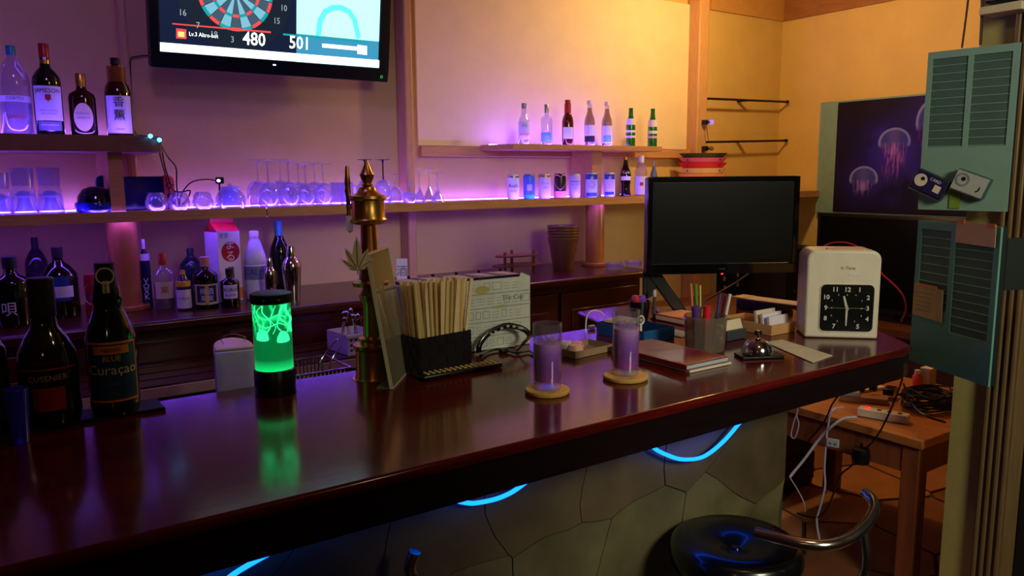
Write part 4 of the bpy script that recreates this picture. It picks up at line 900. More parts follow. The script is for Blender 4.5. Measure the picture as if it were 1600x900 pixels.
# leaf ornament
Pl = at(558, 1.60, 1.2); 
t = T('leaf_ornament', 'cream seven-pointed leaf ornament hanging on the brass tower', 'ornament', ony(559, 421, 1.50), face(Pl))
lf = M('leaf_cream', (244, 234, 184), .5); L0 = wid(ony(559, 421, 1.50), 1)
for i, (a, L) in enumerate(((0,53),(-28,40),(28,38),(-56,30),(56,30),(-84,14),(84,14))):
    a = radians(a); L *= L0; n = 9
    out = []
    for s in (1, -1):
        rg = range(n+1) if s == 1 else range(n, -1, -1)
        for q in rg:
            u = q/n; wv = sin(pi*min(u**.8, 1))*L*.13*(1+.12*(q % 2)); out.append((u*L, s*wv))
    out = out[:n+1]+out[n+2:-1]
    pl_ = [(u*sin(a)+v*cos(a), u*cos(a)-v*sin(a)) for u, v in out]
    o = O('leaflet', B().prism(pl_, -.002-.0004*i, .002-.0004*i, plane='xz'), lf, t, smooth=0, bevel=.0006, seg=1)
    O('leaf_vein', B().tube([(sin(a)*L*.1, -.0035-.0004*i, cos(a)*L*.1), (sin(a)*L*.85, -.0035-.0004*i, cos(a)*L*.85)], .0006, 4), M('vein_brown', (110, 96, 50), .6), o)
O('leaf_stem', B().box(-.002, .002, -.002, .002, -.012, .004), lf, t)
O('hook', B().tube(smoothline([(0,.003,.01),(.01,.06,.02),(.03,.13,.02)], 4), .0015, 6), brass, t)

# ---------------------------------------------------------------- acrylic menu stand (L shape seen nearly edge on)
A = onz(612, 608, Z0+.001); Bk = onz(639, 578, Z0+.001)
dv = Bk-A; Lw = hypot(dv[0], dv[1]); ang = atan2(dv[1], dv[0])
t = T('menu_stand', 'clear acrylic menu holder with pale sheet leaning beside the brass tower', 'menu stand', A, ang)
lean = -.0; Hs = hgt(A, 575, 397)
# leaning panel: top edge shifted away (towards -x screen)
tp = ony(573, 396, A[1]); c, s = cos(-ang), sin(-ang)
def lw(Q): q = np.array(Q)-A; return (q[0]*c-q[1]*s, q[0]*s+q[1]*c, q[2])
# solve top front corner at real lean: choose point on ray (573,396) whose offset from A is mostly perpendicular lean
best = None
for YY in np.arange(1.45, 1.75, .005):
    q = lw(ony(573, 396, YY))
    if best is None or abs(q[0]) < abs(best[0]): best = q
hx, hy, hz = best
def slab(b, x0, x1, y0, y1, u0, u1):   # sheet following the lean
    vs = []
    for u in (u0, u1):
        for x_, y_ in ((x0,y0),(x1,y0),(x1,y1),(x0,y1)): vs.append((x_+hx*u, y_+hy*u, hz*u))
    return b.add(vs, [(0,3,2,1),(4,5,6,7),(0,1,5,4),(1,2,6,5),(2,3,7,6),(3,0,4,7)])
W = Lw
acr = glassmat('acrylic', (225, 225, 215), .6, .14, (220, 214, 190), .05)
O('front_sheet', slab(B(), 0, W, -.0035, -.002, 0, 1), acr, t); O('back_sheet', slab(B(), 0, W, .002, .0035, 0, 1), acr, t)
O('menu_paper', slab(B(), .003, W-.003, -.0012, .0012, .01, .99), M('menu_paper', (232, 226, 200), .6, nz=.15, ns=4), t)
for u0, u1 in ((0, .012), (.988, 1)): O('edge', slab(B(), -.001, W+.001, -.004, .004, u0, u1), M('acrylic_edge', (214, 206, 176), .3), t)
O('edge', slab(B(), -.002, .0005, -.004, .004, 0, 1), M('acrylic_edge', (214, 206, 176), .3), t); O('edge', slab(B(), W-.0005, W+.002, -.004, .004, 0, 1), M('acrylic_edge', (214, 206, 176), .3), t)
O('foot', B().box(0, W, -.001, .035, -.0005, .002), acr, t)

# ================================================================ on the counter, right half
zt_ = Z0+.001
def box_at(name, label, cat, A_, B_, dep, hh, mat, part, group=None, bev=.002):
    """A_, B_: front left / front right corners on the floor of the box; returns root with x along the front"""
    d = B_-A_; L = hypot(d[0], d[1]); t = T(name, label, cat, A_, atan2(d[1], d[0]), group)
    O(part, B().box(0, L, 0, dep, 0, hh), mat, t, bevel=bev); return t, L
# chopstick box
A = onz(657, 592, zt_); Bx = onz(737, 574, zt_)
d = Bx-A; L = hypot(d[0], d[1]); H = hgt(A, 650, 530)
t = T('chopstick_box', 'black woven box crammed with paper-sleeved chopsticks', 'box', A, atan2(d[1], d[0])*1.0)
D = .075; blw = M('woven_black', (18,17,20), .45)
for nm, q in (('front_wall', (0,L,0,.003,0,H)), ('back_wall', (0,L,D-.003,D,0,H)), ('side_wall', (0,.003,.003,D-.003,0,H)), ('side_wall', (L-.003,L,.003,D-.003,0,H)), ('floor_plate', (.003,L-.003,.003,D-.003,0,.003))): O(nm, B().box(*q), blw, t)
wv = B()
for i in range(6):
    for j in range(4):
        if (i+j) % 2 == 0: wv.box(L*i/6+.0015, L*(i+1)/6-.0015, -.0016, 0, H*j/4+.001, H*(j+1)/4-.001)
        else: wv.box(-.0016, 0, D*i/6+.001, D*(i+1)/6-.001, H*j/4+.001, H*(j+1)/4-.001)
O('weave', wv, M('woven_black_sheen', (26,25,30), .35), t, smooth=0)
cpm = [M('sleeve_cream', (222,196,134), .7, nz=.06, ns=60), M('sleeve_tan', (206,176,112), .7, nz=.06, ns=60), M('sleeve_pale', (232,212,156), .7, nz=.06, ns=60)]
Hc = hgt(A, 655, 447); k = 0
cb0 = None; prot = {}
for j in range(4):
    for i in range(12):
        u = (i+.5)/12; x = L*(.07+.86*u)+random.uniform(-.001,.001); y = D*(.16+.22*j)+random.uniform(-.002,.002)
        lean_x = (u-.5)*.042+.004+random.uniform(-.004,.004); 
        q = T('chopstick_sleeve', 'paper-sleeved chopsticks standing in the black woven box', 'chopsticks', (0,0,0), 0, 'sleeved chopsticks in the black woven box')
        hh = Hc+random.uniform(-.006,.006)
        if (i+j) % 3 not in prot:
            b = B(); b.box(-.0042,.0042,-.0022,.0022,0,hh); prot[(i+j) % 3] = b.mesh('sleeve'); prot[(i+j) % 3].materials.append(cpm[(i+j) % 3])
        o = bpy.data.objects.new('sleeve', prot[(i+j) % 3]); COL.objects.link(o); o.parent = q
        wx = Matrix.Rotation(t.rotation_euler[2], 4, 'Z') @ Vector((x, y, .004)); q.location = Vector(t.location)+wx
        q.rotation_euler = Vector((0,0,1)).rotation_difference(Vector((lean_x+.0, random.uniform(-.01,.015), hh))).to_euler(); q.rotation_euler[2] += t.rotation_euler[2]+random.uniform(-.3,.3)
# remote control; gold light on the keys is put into their colour
A = onz(662, 597, zt_); Bx = onz(786, 574, zt_)
t, L = box_at('remote_control', 'long black remote control with rows of small gold-lit keys before the chopstick box', 'remote control', A, Bx, .038, .013, black, 'body', bev=.004)
keyp = B().box(-.0032, .0032, -.0024, .0024, 0, .0022).mesh('key'); keyp.materials.append(M('key_gold_lit', (206,180,110), .5))
for i in range(14):
    for j in range(3):
        o = bpy.data.objects.new('key', keyp); COL.objects.link(o); o.parent = t; o.location = (L*(.08+.84*i/13), .009+.0095*j, .0129)
# patterned storage box
A = onz(640, 539, zt_); A = at(632, 1.745, zt_); Bx = onz(829, 521, zt_)
Bx[1] = 1.855; Bx = at(829, 1.73, zt_)
d = Bx-A; L = hypot(d[0], d[1]); H = hgt(Bx, 829, 431)
t = T('storage_box', 'pale storage box printed with small sketches behind the chopsticks', 'box', A, atan2(d[1], d[0]))
D = .105; pb_ = M('box_print', (188,196,180), .7, nz=.08, ns=30)
O('box_body', B().box(0, L, 0, D, 0, H), pb_, t, bevel=.002)
ink = M('sketch_ink', (110,120,118), .7); ink2 = M('sketch_olive', (166,160,92), .7)
b = B(); b2_ = B()
for j in range(1, 5): b.box(L*.4, L-.004, -.0006, 0, H*j/5-.0008, H*j/5+.0008)
for j in range(5):
    x = L*.42+random.uniform(0,.02)
    while x < L-.03:
        w_ = random.uniform(.012,.03); h_ = H/5*.5; z = H*j/5+H*.05
        if random.random() < .5:
            for q in range(3): b.box(x, x+w_, -.0006, 0, z+h_*q/2.5, z+h_*q/2.5+.0008)
        else: 
            b.box(x, x+.001, -.0006, 0, z, z+h_); b.box(x+w_, x+w_+.001, -.0006, 0, z, z+h_); b.box(x, x+w_, -.0006, 0, z+h_, z+h_+.001); b.box(x, x+w_, -.0006, 0, z, z+.001)
        x += w_+.008
O('printed_sketches', b, ink, t, smooth=0)
o = O('printed_oval', B().cyl(.018, 0, .0007, 24), ink2, t); o.location = (L*.60, 0, H*.86); o.rotation_euler = (pi/2,0,0); o.scale = (1.2,.6,1)
text('lettering', 'The Cup', .02, ink, t, L*.85, H*.72, y=-.001, ext=0); text('lettering', 'COFFEE', .014, ink2, t, L*.74, H*.6, y=-.001, ext=0)
O('corner_flap', B().prism([(L-.035,H),(L-.001,H),(L-.03,H+.012)], .001, .002, plane='xz'), pb_, t)
for i in range(5):
    x0_ = L*(.02+.185*i)
    q = T('card_tray', 'black tray with a pale card, %s of five on the storage box' % ('leftmost','second from the left','middle','fourth from the left','rightmost')[i], 'tray', Vector(t.location)+Matrix.Rotation(t.rotation_euler[2],4,'Z')@Vector((x0_, .006, H+.0005)), t.rotation_euler[2], 'card trays on the storage box')
    O('tray', B().box(0, L*.175, 0, D-.014, 0, .006), black, q, bevel=.001)
    O('pale_card', B().add([(.028,.012,.0064),(L*.155,.012,.0064),(L*.12,D-.03,.0064),(.0,D-.03,.0064),(.028,.012,.0072),(L*.155,.012,.0072),(L*.12,D-.03,.0072),(.0,D-.03,.0072)], [(0,3,2,1),(4,5,6,7),(0,1,5,4),(1,2,6,5),(2,3,7,6),(3,0,4,7)]), M('card_pink', (206,182,176), .7), q)
    O('tray_clip', B().box(.05, .056, D-.02, D-.014, .006, .014), black, q)
# looped strap with white tag
P = onz(790, 552, zt_)
t = T('looped_strap', 'looped black patterned strap with a white card in front of the storage box', 'strap', P, 0)
cP = np.array(P)
pts = [onz(748, 553, zt_)-cP, ony(750, 538, P[1]+.03)-cP, ony(764, 521, P[1]+.03)-cP, ony(790, 509, P[1]+.03)-cP, ony(815, 513, P[1]+.02)-cP, ony(827, 524, P[1]+.0)-cP, ony(818, 536, P[1]-.02)-cP, onz(808, 546, zt_+.004)-cP]
pts = [(p[0], p[1], max(p[2], .004)) for p in pts]
O('strap_loop', B().tube(smoothline(pts, 8), .0075, 8, flat=.35), M('strap_black', (16,14,18), .3, coat=.5), t)
pts = [(onz(x, y, zt_+.005)-cP) for x, y in ((752,556),(765,548),(785,545),(806,551),(826,548),(836,553))]
O('strap_tail', B().tube(smoothline(pts, 6), .006, 8, flat=.5), M('strap_black', (16,14,18), .3), t)
b = B()
for i in range(7): 
    p = Vector(pts[0]) if False else Vector(smoothline([(q[0],q[1],q[2]) for q in [(ony(764,521,P[1]+.03)-cP),(ony(790,509,P[1]+.03)-cP),(ony(815,513,P[1]+.02)-cP)]], 6)[i*2-(i>5)]); b.box(p[0]-.004, p[0]+.004, p[1]-.012, p[1]-.008, p[2]-.002, p[2]+.003)
O('pale_print', b, M('print_cream', (180,170,150), .5), t)
A4 = [onz(x, y, zt_+.002)-cP for x, y in ((768,545),(805,541),(803,531),(775,534))]
O('white_card', B().add([tuple(q) for q in A4]+[(q[0],q[1],q[2]+.001) for q in A4], [(3,2,1,0),(4,5,6,7),(0,1,5,4),(1,2,6,5),(2,3,7,6),(3,0,4,7)]), white, t)
O('buckle', B().box(-.012,.012,.0,.018,.0,.012), black, t, bevel=.003)

# drinks on coasters
def drink(pc, pb, wg, top, fill, lab, clab):
    P = onz(*pc, zt_); rc = wid(P, 70)/2
    t = T('coaster', clab, 'coaster', P, 0, 'round cork coasters')
    cork = M('cork', (206,160,84), .7, nz=.15, ns=60)
    O('cork_disc', B().lathe([(0,0),(rc*.96,0),(rc,.003),(rc,.008),(rc*.97,.0095),(0,.0095)], 40), cork, t)
    P2 = P+np.array([.004, .004, .0105]); r = wid(P2, wg)/2; H = hgt(P2, *top)
    t = T('highball_glass', lab, 'glass', P2, 0, 'highball glasses with purple drinks')
    O('glass_body', B().lathe([(0,0),(r*.93,0),(r*.95,.003),(r,H),(r*.95,H),(r*.90,.016),(0,.014)], 40), glassmat('drink_glass', (250,248,252), .5, .035, (225,215,235), .03), t)
    O('thick_foot', B().lathe([(0,.001),(r*.92,.001),(r*.93,.013),(0,.013)], 32), gheavy, t)
    zf = H*fill
    lm = bpy.data.materials.get('purple_drink')
    if not lm:
        lm = M('purple_drink', (110,40,150), .12, trans=.12, coat=.3); nt = lm.node_tree; pb_ = nt.nodes['Principled BSDF']
        for l in list(nt.links):
            if l.to_socket == pb_.inputs['Base Color']: nt.links.remove(l)
        tc = nt.nodes['Texture Coordinate']; s = nt.nodes.new('ShaderNodeSeparateXYZ'); nt.links.new(tc.outputs['Object'], s.inputs[0])
        r_ = nt.nodes.new('ShaderNodeValToRGB'); mr = nt.nodes.new('ShaderNodeMapRange'); mr.inputs[1].default_value = .015; mr.inputs[2].default_value = .11
        nt.links.new(s.outputs['Z'], mr.inputs[0]); nt.links.new(mr.outputs[0], r_.inputs[0]); nt.links.new(r_.outputs[0], pb_.inputs['Base Color'])
        e = r_.color_ramp.elements; e[0].color = lin((190,60,190)); e[1].color = lin((215,170,225)); n_ = e.new(.35); n_.color = lin((150,60,205)); n2 = e.new(.65); n2.color = lin((175,105,225))
    O('drink', B().lathe([(0,.0165),(r*.885,.0165),(r*.94,zf),(0,zf)], 32), lm, t)
    for i in range(4):
        o = O('ice_cube', B().box(-.011,.011,-.011,.011,-.010,.010), gheavy, t, bevel=.003); a = i*1.7
        o.location = (cos(a)*r*.38, sin(a)*r*.38, zf-.004+.006*(i % 2)); o.rotation_euler = (random.random(), random.random(), random.random())
drink((855,613), None, 46, (852,505), .70, 'tall glass of layered purple drink on the coaster nearer the counter edge', 'round cork coaster under the nearer purple drink')
drink((977,591), None, 43, (977,484), .72, 'tall glass of layered purple drink beside the red booklet', 'round cork coaster under the purple drink by the red booklet')

# paper tray with wrapped sweets
A = onz(899, 561, zt_); Bx = onz(957, 548, zt_)
d = Bx-A; L = hypot(*d[:2]); a = atan2(d[1], d[0])
t = T('paper_tray', 'shallow brown paper tray of wrapped sweets beside the nearer drink', 'tray', A, a)
D = .09; H = .018; kr = M('kraft_paper', (150,124,96), .7)
for nm, q in (('floor_plate', (0,L,0,D,0,.002)), ('front_wall', (0,L,0,.002,.002,H)), ('back_wall', (0,L,D-.002,D,.002,H)), ('side_wall', (0,.002,.002,D-.002,.002,H)), ('side_wall', (L-.002,L,.002,D-.002,.002,H))): O(nm, B().box(*q), kr, t)
for i, (x, y, lab, col) in enumerate(((.03,.03,'peach wrapped round sweet in the paper tray',(226,180,150)), (.06,.055,'pink wrapped round sweet in the paper tray',(220,130,190)), (.025,.065,'white plastic sachet in the paper tray',(206,200,196)))):
    q = T('wrapped_sweet', lab, 'sweet', Vector(t.location)+Matrix.Rotation(a,4,'Z')@Vector((min(x, L-.024),y,.0135 if i < 2 else .018)), .3*i)
    if i < 2: O('sweet', B().lathe([(0,-.008),(.018,-.006),(.022,.002),(.016,.014),(0,.018)], 20), M('sweet_%d' % i, col, .35, coat=.4), q)
    else: O('sachet', B().box(-.02,.022,-.016,.016,-.006,.014), M('sweet_2', col, .3), q, bevel=.006)
# blue box with white card and cable
A = onz(1003, 537, zt_); Bx = onz(1036, 529, zt_)
A = onz(1006, 538, zt_); Bx = onz(1037, 526, zt_); A0_ = onz(932, 521, zt_)
u = A-A0_; L = hypot(*u[:2]); 
v = Bx-A; D = hypot(*v[:2])
t = T('blue_box', 'open blue cardboard box behind the two drinks', 'box', A0_, atan2(u[1], u[0]))
bl_ = M('box_blue', (24,88,150), .5); H = .035
D = max(D, .09)
for nm, q in (('floor_plate', (0,L,0,D,0,.002)), ('front_wall', (0,L,0,.002,.002,H)), ('back_wall', (0,L,D-.002,D,.002,H)), ('side_wall', (0,.002,.002,D-.002,.002,H)), ('side_wall', (L-.002,L,.002,D-.002,.002,H))): O(nm, B().box(*q), bl_, t)
q = T('white_notepad', 'cream notepad lying across the open blue box', 'notepad', Vector(t.location)+Matrix.Rotation(t.rotation_euler[2],4,'Z')@Vector((.02,.01,H+.001)), t.rotation_euler[2]+.2)
O('pages', B().box(0,.085,0,.075,0,.008), paper, q, bevel=.001); O('cover_strip', B().box(0,.085,.068,.075,.008,.009), white, q)
q = T('usb_cable', 'white charging cable looping up behind the blue box', 'cable', onz(917, 512, zt_))
c0 = np.array(q.location)
O('cable', B().tube(smoothline([(np.array(onz(915,520,zt_))-c0)+[0,0,.003]]+[ony(x, y, c0[1])-c0 for x, y in ((916,500),(920,489),(928,485),(938,487),(946,495))], 6), .0022, 6), white, q)
O('plug', B().box(-.014,.010,-.03,-.018,.0,.012), white, q, bevel=.003)
P = onz(1004, 520, zt_+.0025)
q = T('key_ring_tag', 'white plastic ring-handled hook standing in the blue box', 'hook', Vector(t.location)+Matrix.Rotation(t.rotation_euler[2],4,'Z')@Vector((L*.78,.03,.003)), 0)
O('ring', B().tube([(.012*cos(a_), 0, .055+.012*sin(a_)) for a_ in [2*pi*k/16 for k in range(16)]], .003, 6, True), white, q); O('shank', B().box(-.004,.004,-.002,.002,0,.044), white, q)
# black cup holding pink and purple things
P = onz(999, 503, zt_); P = at(999, 1.84, zt_); r = wid(P, 34)/2; H = hgt(P, 999, 470)
t = T('black_cup', 'black cup with pink and violet trinkets beside the monitor foot', 'cup', P, 0)
O('cup_body', B().lathe([(0,0),(r*.8,0),(r,H),(r*.92,H),(r*.74,.005),(0,.005)], 28), black, t)
for i, (dx, dy, col, lab) in enumerate(((.010,.0,(120,70,200),'violet crumpled trinket in the black cup'), (-.012,.006,(190,50,70),'red round trinket in the black cup'))):
    q = T('trinket', lab, 'trinket', P+np.array([dx,dy,.006]), i); O('body', B().lathe([(0,0),(r*.36,.0),(r*.40,H*.6),(r*.44,H*1.0),(r*.3,H*1.2),(0,H*1.25)], 12), M('trinket_%d' % i, col, .4), q, smooth=20)
P = at(1022, 1.80, zt_)
t = T('brush_pen', 'slim white-tipped brush pen upright before the monitor arm', 'pen', P, 0)
HH = hgt(P, 1022, 452)
O('barrel', B().lathe([(0,0),(.006,0),(.005,HH*.75),(0,HH*.75)], 12), M('barrel_grey', (80,70,66), .4), t); O('tip', B().lathe([(.005,HH*.75),(.007,HH*.86),(.005,HH*.96),(0,HH)], 12), M('tip_white', (216,206,196), .4), t); O('foot', B().cyl(.012, 0, .004, 12), black, t)
# orange book, small paper
A = onz(1028, 512, zt_); Bx = onz(1066, 517, zt_)
t, L = box_at('orange_book', 'orange-red book lying under the monitor beside the pen cup', 'book', at(1024, 1.78, zt_), at(1068, 1.66, zt_), .12, .02, M('book_orange', (206,60,30), .5), 'cover')
O('pages', B().box(.002, L+.001, -.0006, .0, .004, .016), paper, t); O('top_cover', B().box(.0, L, 0, .12, .0201, .0212), M('book_peach', (236,150,100), .5), t)
t, L = box_at('note_paper', 'small cream note lying left of the pen cup', 'paper', onz(1030, 520, zt_), onz(1064, 527, zt_), .07, .0015, paper, 'sheet', bev=0)
O('fold_line', B().box(0, L, .034, .035, .0015, .0018), white, t)
# clear pen cup
P = onz(1101, 546, zt_); r = wid(P, 66)/2; H = hgt(P, 1101, 492)
t = T('pen_cup', 'clear plastic pen cup crowded with markers and sticks', 'pen cup', P, face(P))
gcup = glassmat('cup_plastic', (222,216,206), .5, .16, (190,180,165), .05, .1)
O('cup_body', B().lathe([(0,0),(r*.9,0),(r,H),(r*.965,H),(r*.87,.004),(0,.004)], 12), gcup, t, smooth=20)
O('divider', B().box(-.0012,.0012,-r*.84,r*.84,.004,H*.9), gcup, t)
def stick(px, ytop, lab, rr, col, capc=None, dx=0, name='marker', cat='marker', dy=0.0, hs=None):
    X = at(px, P[1]+dy, zt_+.005); 
    x_ = (X[0]-P[0])*.62; y_ = dy*.7
    Q = P+np.array([x_, y_, .005]); hh = hgt(at(px, P[1]+dy, zt_), px, ytop)
    q = T(name, lab, cat, Q, 0); top_ = X-P; dxx = (top_[0]-x_)
    O('barrel', B().tube([(0,0,0),(dxx*.55,dy*.2,hh*.55)], rr, 10), M('stick_%s' % (str(col)), col, .4), q)
    O('cap', B().tube([(dxx*.55,dy*.2,hh*.55),(dxx,dy*.4,hh)], rr*1.08, 10), M('stick_%s' % str(capc or col), capc or col, .35), q)
stick(1084, 481, 'thick purple-capped marker in the pen cup', .0085, (70,40,110), (80,50,140), name='marker')
stick(1103, 481, 'thick red-capped marker in the pen cup', .0095, (160,24,34), (214,34,52), dy=-.004)
stick(1077, 446, 'pink-orange stick at the left of the pen cup', .0026, (226,140,110), name='pencil', cat='pencil', dy=.008)
stick(1085, 447, 'bright green stick in the pen cup', .004, (90,150,40), name='pencil', cat='pencil', dy=.016)
stick(1092, 449, 'cream stick right of the green one in the pen cup', .0026, (206,190,130), name='pencil', cat='pencil', dy=.017)
stick(1123, 462, 'dark blue capped pen in the pen cup', .004, (30,30,90), (50,60,130), name='pen', cat='pen', dy=.008)
stick(1131, 464, 'crimson pen in the pen cup', .004, (170,40,70), name='pen', cat='pen', dy=.014)
stick(1138, 462, 'silver pen with a bright clip at the right of the pen cup', .004, (150,150,150), (214,214,210), name='pen', cat='pen', dy=-.006)
# grey card file behind the cup
t, L = box_at('card_file', 'small dark grey card file with a cream card behind the pen cup', 'card file', onz(1137, 534, zt_), onz(1166, 528, zt_), .06, .028, M('file_grey', (60,66,74), .5), 'body')
O('cream_card', B().add([(.006,.01,.0285),(L-.004,.01,.0285),(L-.004,.02,.055),(.006,.02,.055),(.006,.012,.0285),(L-.004,.012,.0285),(L-.004,.022,.055),(.006,.022,.055)], [(0,1,2,3),(7,6,5,4),(0,4,5,1),(1,5,6,2),(2,6,7,3),(3,7,4,0)]), paper, t)
O('slot', B().box(.01, L-.01, .0185, .0195, .046, .049), dark, t)
# wooden business card box
A = onz(1205, 525, zt_); Bx = onz(1245, 518, zt_); A0_ = onz(1184, 505, zt_)
A_ = A; d = Bx-A; L = hypot(*d[:2]); dd = A0_-A; D = hypot(*dd[:2])*.95
a = atan2(d[1], d[0])
t = T('business_card_box', 'open light-wood box of business cards beside the time clock', 'card box', A, a+0.05)
wb = M('box_maple', (206,158,100), .5, nz=.1, ns=20); H = .030
for nm, q in (('floor_plate', (0,L,0,D,0,.003)), ('front_wall', (0,L,0,.004,.003,H)), ('back_wall', (0,L,D-.004,D,.003,H)), ('side_wall', (0,.004,.004,D-.004,.003,H)), ('side_wall', (L-.004,L,.004,D-.004,.003,H))): O(nm, B().box(*q), wb, t)
for i in range(3):
    q = T('business_card_pack', ('white business cards with a small dark emblem, front pack in the wooden box', 'white business cards, middle pack in the wooden box', 'cream business cards, rear pack in the wooden box')[i], 'business cards', Vector(t.location)+Matrix.Rotation(a+.05,4,'Z')@Vector((L*.5,.016+.022*i,.0035)), a+.05, 'business cards in the wooden box')
    cw = min(L*.42, .045); ch_ = .048+.006*i
    o = O('card_stack', B().box(-cw,cw,-.004,.004,0,ch_), [lwhite, lwhite, paper][i], q); o.rotation_euler = (-.15,0,0)
    if i == 0: 
        o2 = O('emblem', B().cyl(.006,0,.0006,12), lblack, q); o2.location = (-cw*.5,-.0041+.0055,ch_*.62); o2.rotation_euler = (pi/2-.15,0,0); text('lettering', 'B', .012, lgrey, q, cw*.5, ch_*.4, y=-.0035, ext=0)
# long envelope over a dark box
A = at(1146, 1.80, zt_); Bx = at(1250, 1.58, zt_)
t, L = box_at('dark_box', 'low dark box under the long cream envelope behind the card box', 'box', at(1150, 1.78, zt_), at(1215, 1.62, zt_), .10, hgt(at(1180,1.7,zt_), 1180, 472), M('box_dark', (34,28,34), .5), 'body')
hd = hgt(at(1180,1.7,zt_), 1180, 472)
q = T('long_envelope', 'long cream envelope lying on the dark box behind the card box', 'envelope', (at(1143,1.80,zt_+hd+.002)), t.rotation_euler[2]+.02)
O('paper_body', B().box(0, L*1.55, 0, .075, 0, .004), paper, q, bevel=.001); O('flap', B().box(0, .05, .0, .075, .004, .0052), M('env_flap', (206,180,110), .6), q)
O('card_slot', B().box(L*.2, L*.8, -.001, 0, .004, .02), dark, t)
# call bell
P = onz(1183, 557, zt_); r = wid(P, 47)/2
t = T('call_bell', 'chrome desk call bell on a black base', 'bell', P, atan2(-.5, 1.0))
O('base_plate', B().prism([(-.052,-.030),(.058,-.030),(.064,-.02),(.064,.024),(.056,.034),(-.046,.034),(-.052,.024)], 0, .007), black, t, bevel=.002)
O('dome', B().lathe([(r*.98,.009),(r*1.02,.011),(r,.018),(r*.90,.030),(r*.66,.041),(r*.3,.047),(0,.048)], 36), steel, t)
O('stem', B().cyl(.003, .047, .060, 12), steel, t); O('button', B().lathe([(0,.056),(.010,.058),(.012,.062),(.008,.068),(0,.070)], 20), black, t)
# booklets
A = onz(1073, 583, zt_); Bx = onz(1138, 569, zt_); C_ = onz(1000, 546, zt_)
d = Bx-A; L = hypot(*d[:2]); dd = C_-A; D = hypot(*dd[:2]); a = atan2(d[1], d[0])
t = T('white_booklet', 'thin pale booklet lying under the red booklet', 'booklet', A+np.array([.006,-.004,0]), a)
O('cover', B().box(0, L, 0, D*.92, 0, .006), M('booklet_pale', (200,206,204), .6), t); O('pages', B().box(.001, L-.001, -.0005, 0, .001, .005), paper, t)
def skew(u, v):  # booklet plane coordinates -> local
    return u*L, v*D
an = atan2(dd[1], dd[0])-a   # angle between the two edges
t = T('red_booklet', 'dark red menu booklet with thin pale border beside the second drink', 'booklet', A+np.array([0,0,.0065]), a)
redb = M('booklet_red', (128,16,28), .35, coat=.2); O('pages', B().box(.001, L-.001, .001, D-.001, .002, .011), M('page_blue', (170,200,206), .6), t)
O('cover', B().box(-.002, L, -.001, D, .011, .013), redb, t, bevel=.0008); O('back_cover', B().box(-.002, L, -.001, D, 0, .002), redb, t); O('spine', B().box(-.003, -.001, -.001, D, .001, .0125), redb, t)
bd = M('border_pink', (220,140,130), .5); m_ = .006
for q in ((m_, L-m_, m_, m_+.0012), (m_, L-m_, D-m_-.0012, D-m_), (m_, m_+.0012, m_, D-m_), (L-m_-.0012, L-m_, m_, D-m_)): O('border_line', B().box(q[0], q[1], q[2], q[3], .013, .0134), bd, t)
text('lettering', 'MENU', .016, bd, t, L*.5, .0136, y=D*.66, flat='up', ext=0); text('lettering', 'BAR & DARTS', .008, bd, t, L*.5, .0136, y=D*.54, flat='up', ext=0)
# white paper
q4 = [onz(*p, zt_) for p in ((1270,567),(1301,556),(1222,531),(1196,535))]
cen = sum(q4)/4; t = T('white_slip', 'long cream paper slip lying before the time clock', 'paper', cen)
O('sheet', B().add([tuple(p-cen) for p in q4]+[tuple(p-cen+np.array([0,0,.0012])) for p in q4], [(3,2,1,0),(4,5,6,7),(0,1,5,4),(1,2,6,5),(2,3,7,6),(3,0,4,7)]), paper, t, smooth=0)

# ---------------------------------------------------------------- time clock
A = onz(1256, 527, zt_); Bx = onz(1371, 530, zt_); d = Bx-A; L = hypot(*d[:2]); a = atan2(d[1], d[0]); H = hgt((A+Bx)/2, 1313, 391)
t = T('time_clock', 'off-white punch time clock with square black dial at the counter end', 'time clock', A, a)
D = .13; body = M('clock_ivory', (226,220,200), .35, coat=.2)
rr = .028
fr = [(0,0),(L,0),(L,H-rr)]+[(L-rr+rr*cos(q), H-rr+rr*sin(q)) for q in [pi/2*k/6 for k in range(1,7)]]+[(rr+rr*cos(q), H-rr+rr*sin(q)) for q in [pi/2+pi/2*k/6 for k in range(7)]]
O('housing', B().prism(fr, 0, D, plane='xz'), body, t, bevel=.007, seg=3)
fx0, fx1, fz0, fz1 = L*.20, L*.92, H*.08, H*.615
cx_, cz_ = (fx0+fx1)/2, (fz0+fz1)/2; hw, hh = (fx1-fx0)/2, (fz1-fz0)/2
def rrect(cx, cz, hw, hh, r, n=5):
    out = []
    for sx, sz, a0 in ((1,1,0),(-1,1,pi/2),(-1,-1,pi),(1,-1,3*pi/2)):
        for k in range(n+1): q = a0+pi/2*k/n; out.append((cx+sx*(hw-r)+r*cos(q), cz+sz*(hh-r)+r*sin(q)))
    return out
dialm = M('dial_black', (10,14,16), .25); wt = M('numeral_white', (214,214,206), .5)
dl = O('dial', B().prism(rrect(cx_, cz_, hw, hh, .014), -.0015, .002, plane='xz'), dialm, t)
O('dial_rim', B().tube([(x, -.001, z) for x, z in rrect(cx_, cz_, hw+.001, hh+.001, .015)], .0015, 6, True), body, t)
for i in range(12):
    q = 2*pi*(i+1)/12; m_ = max(abs(sin(q)), abs(cos(q))); rx, rz = hw*.80*sin(q)/m_, hh*.80*cos(q)/m_
    if i+1 not in (6,): text('numeral', str(i+1), .018, wt, dl, cx_+rx*.98, cz_+rz*.98, y=-.0022, ext=0, bold=.0004)
    o = O('tick', B().box(-.0008,.0008,-.0022,-.0016,-.002,.002), wt, dl); o.location = (cx_+rx*.70, 0, cz_+rz*.70)
O('cross_line', B().box(fx0+.02, fx1-.02, -.0020, -.0016, cz_-.0005, cz_+.0005), M('line_gold', (150,140,90), .5), dl)
hm = M('hand_pale', (206,206,190), .4)
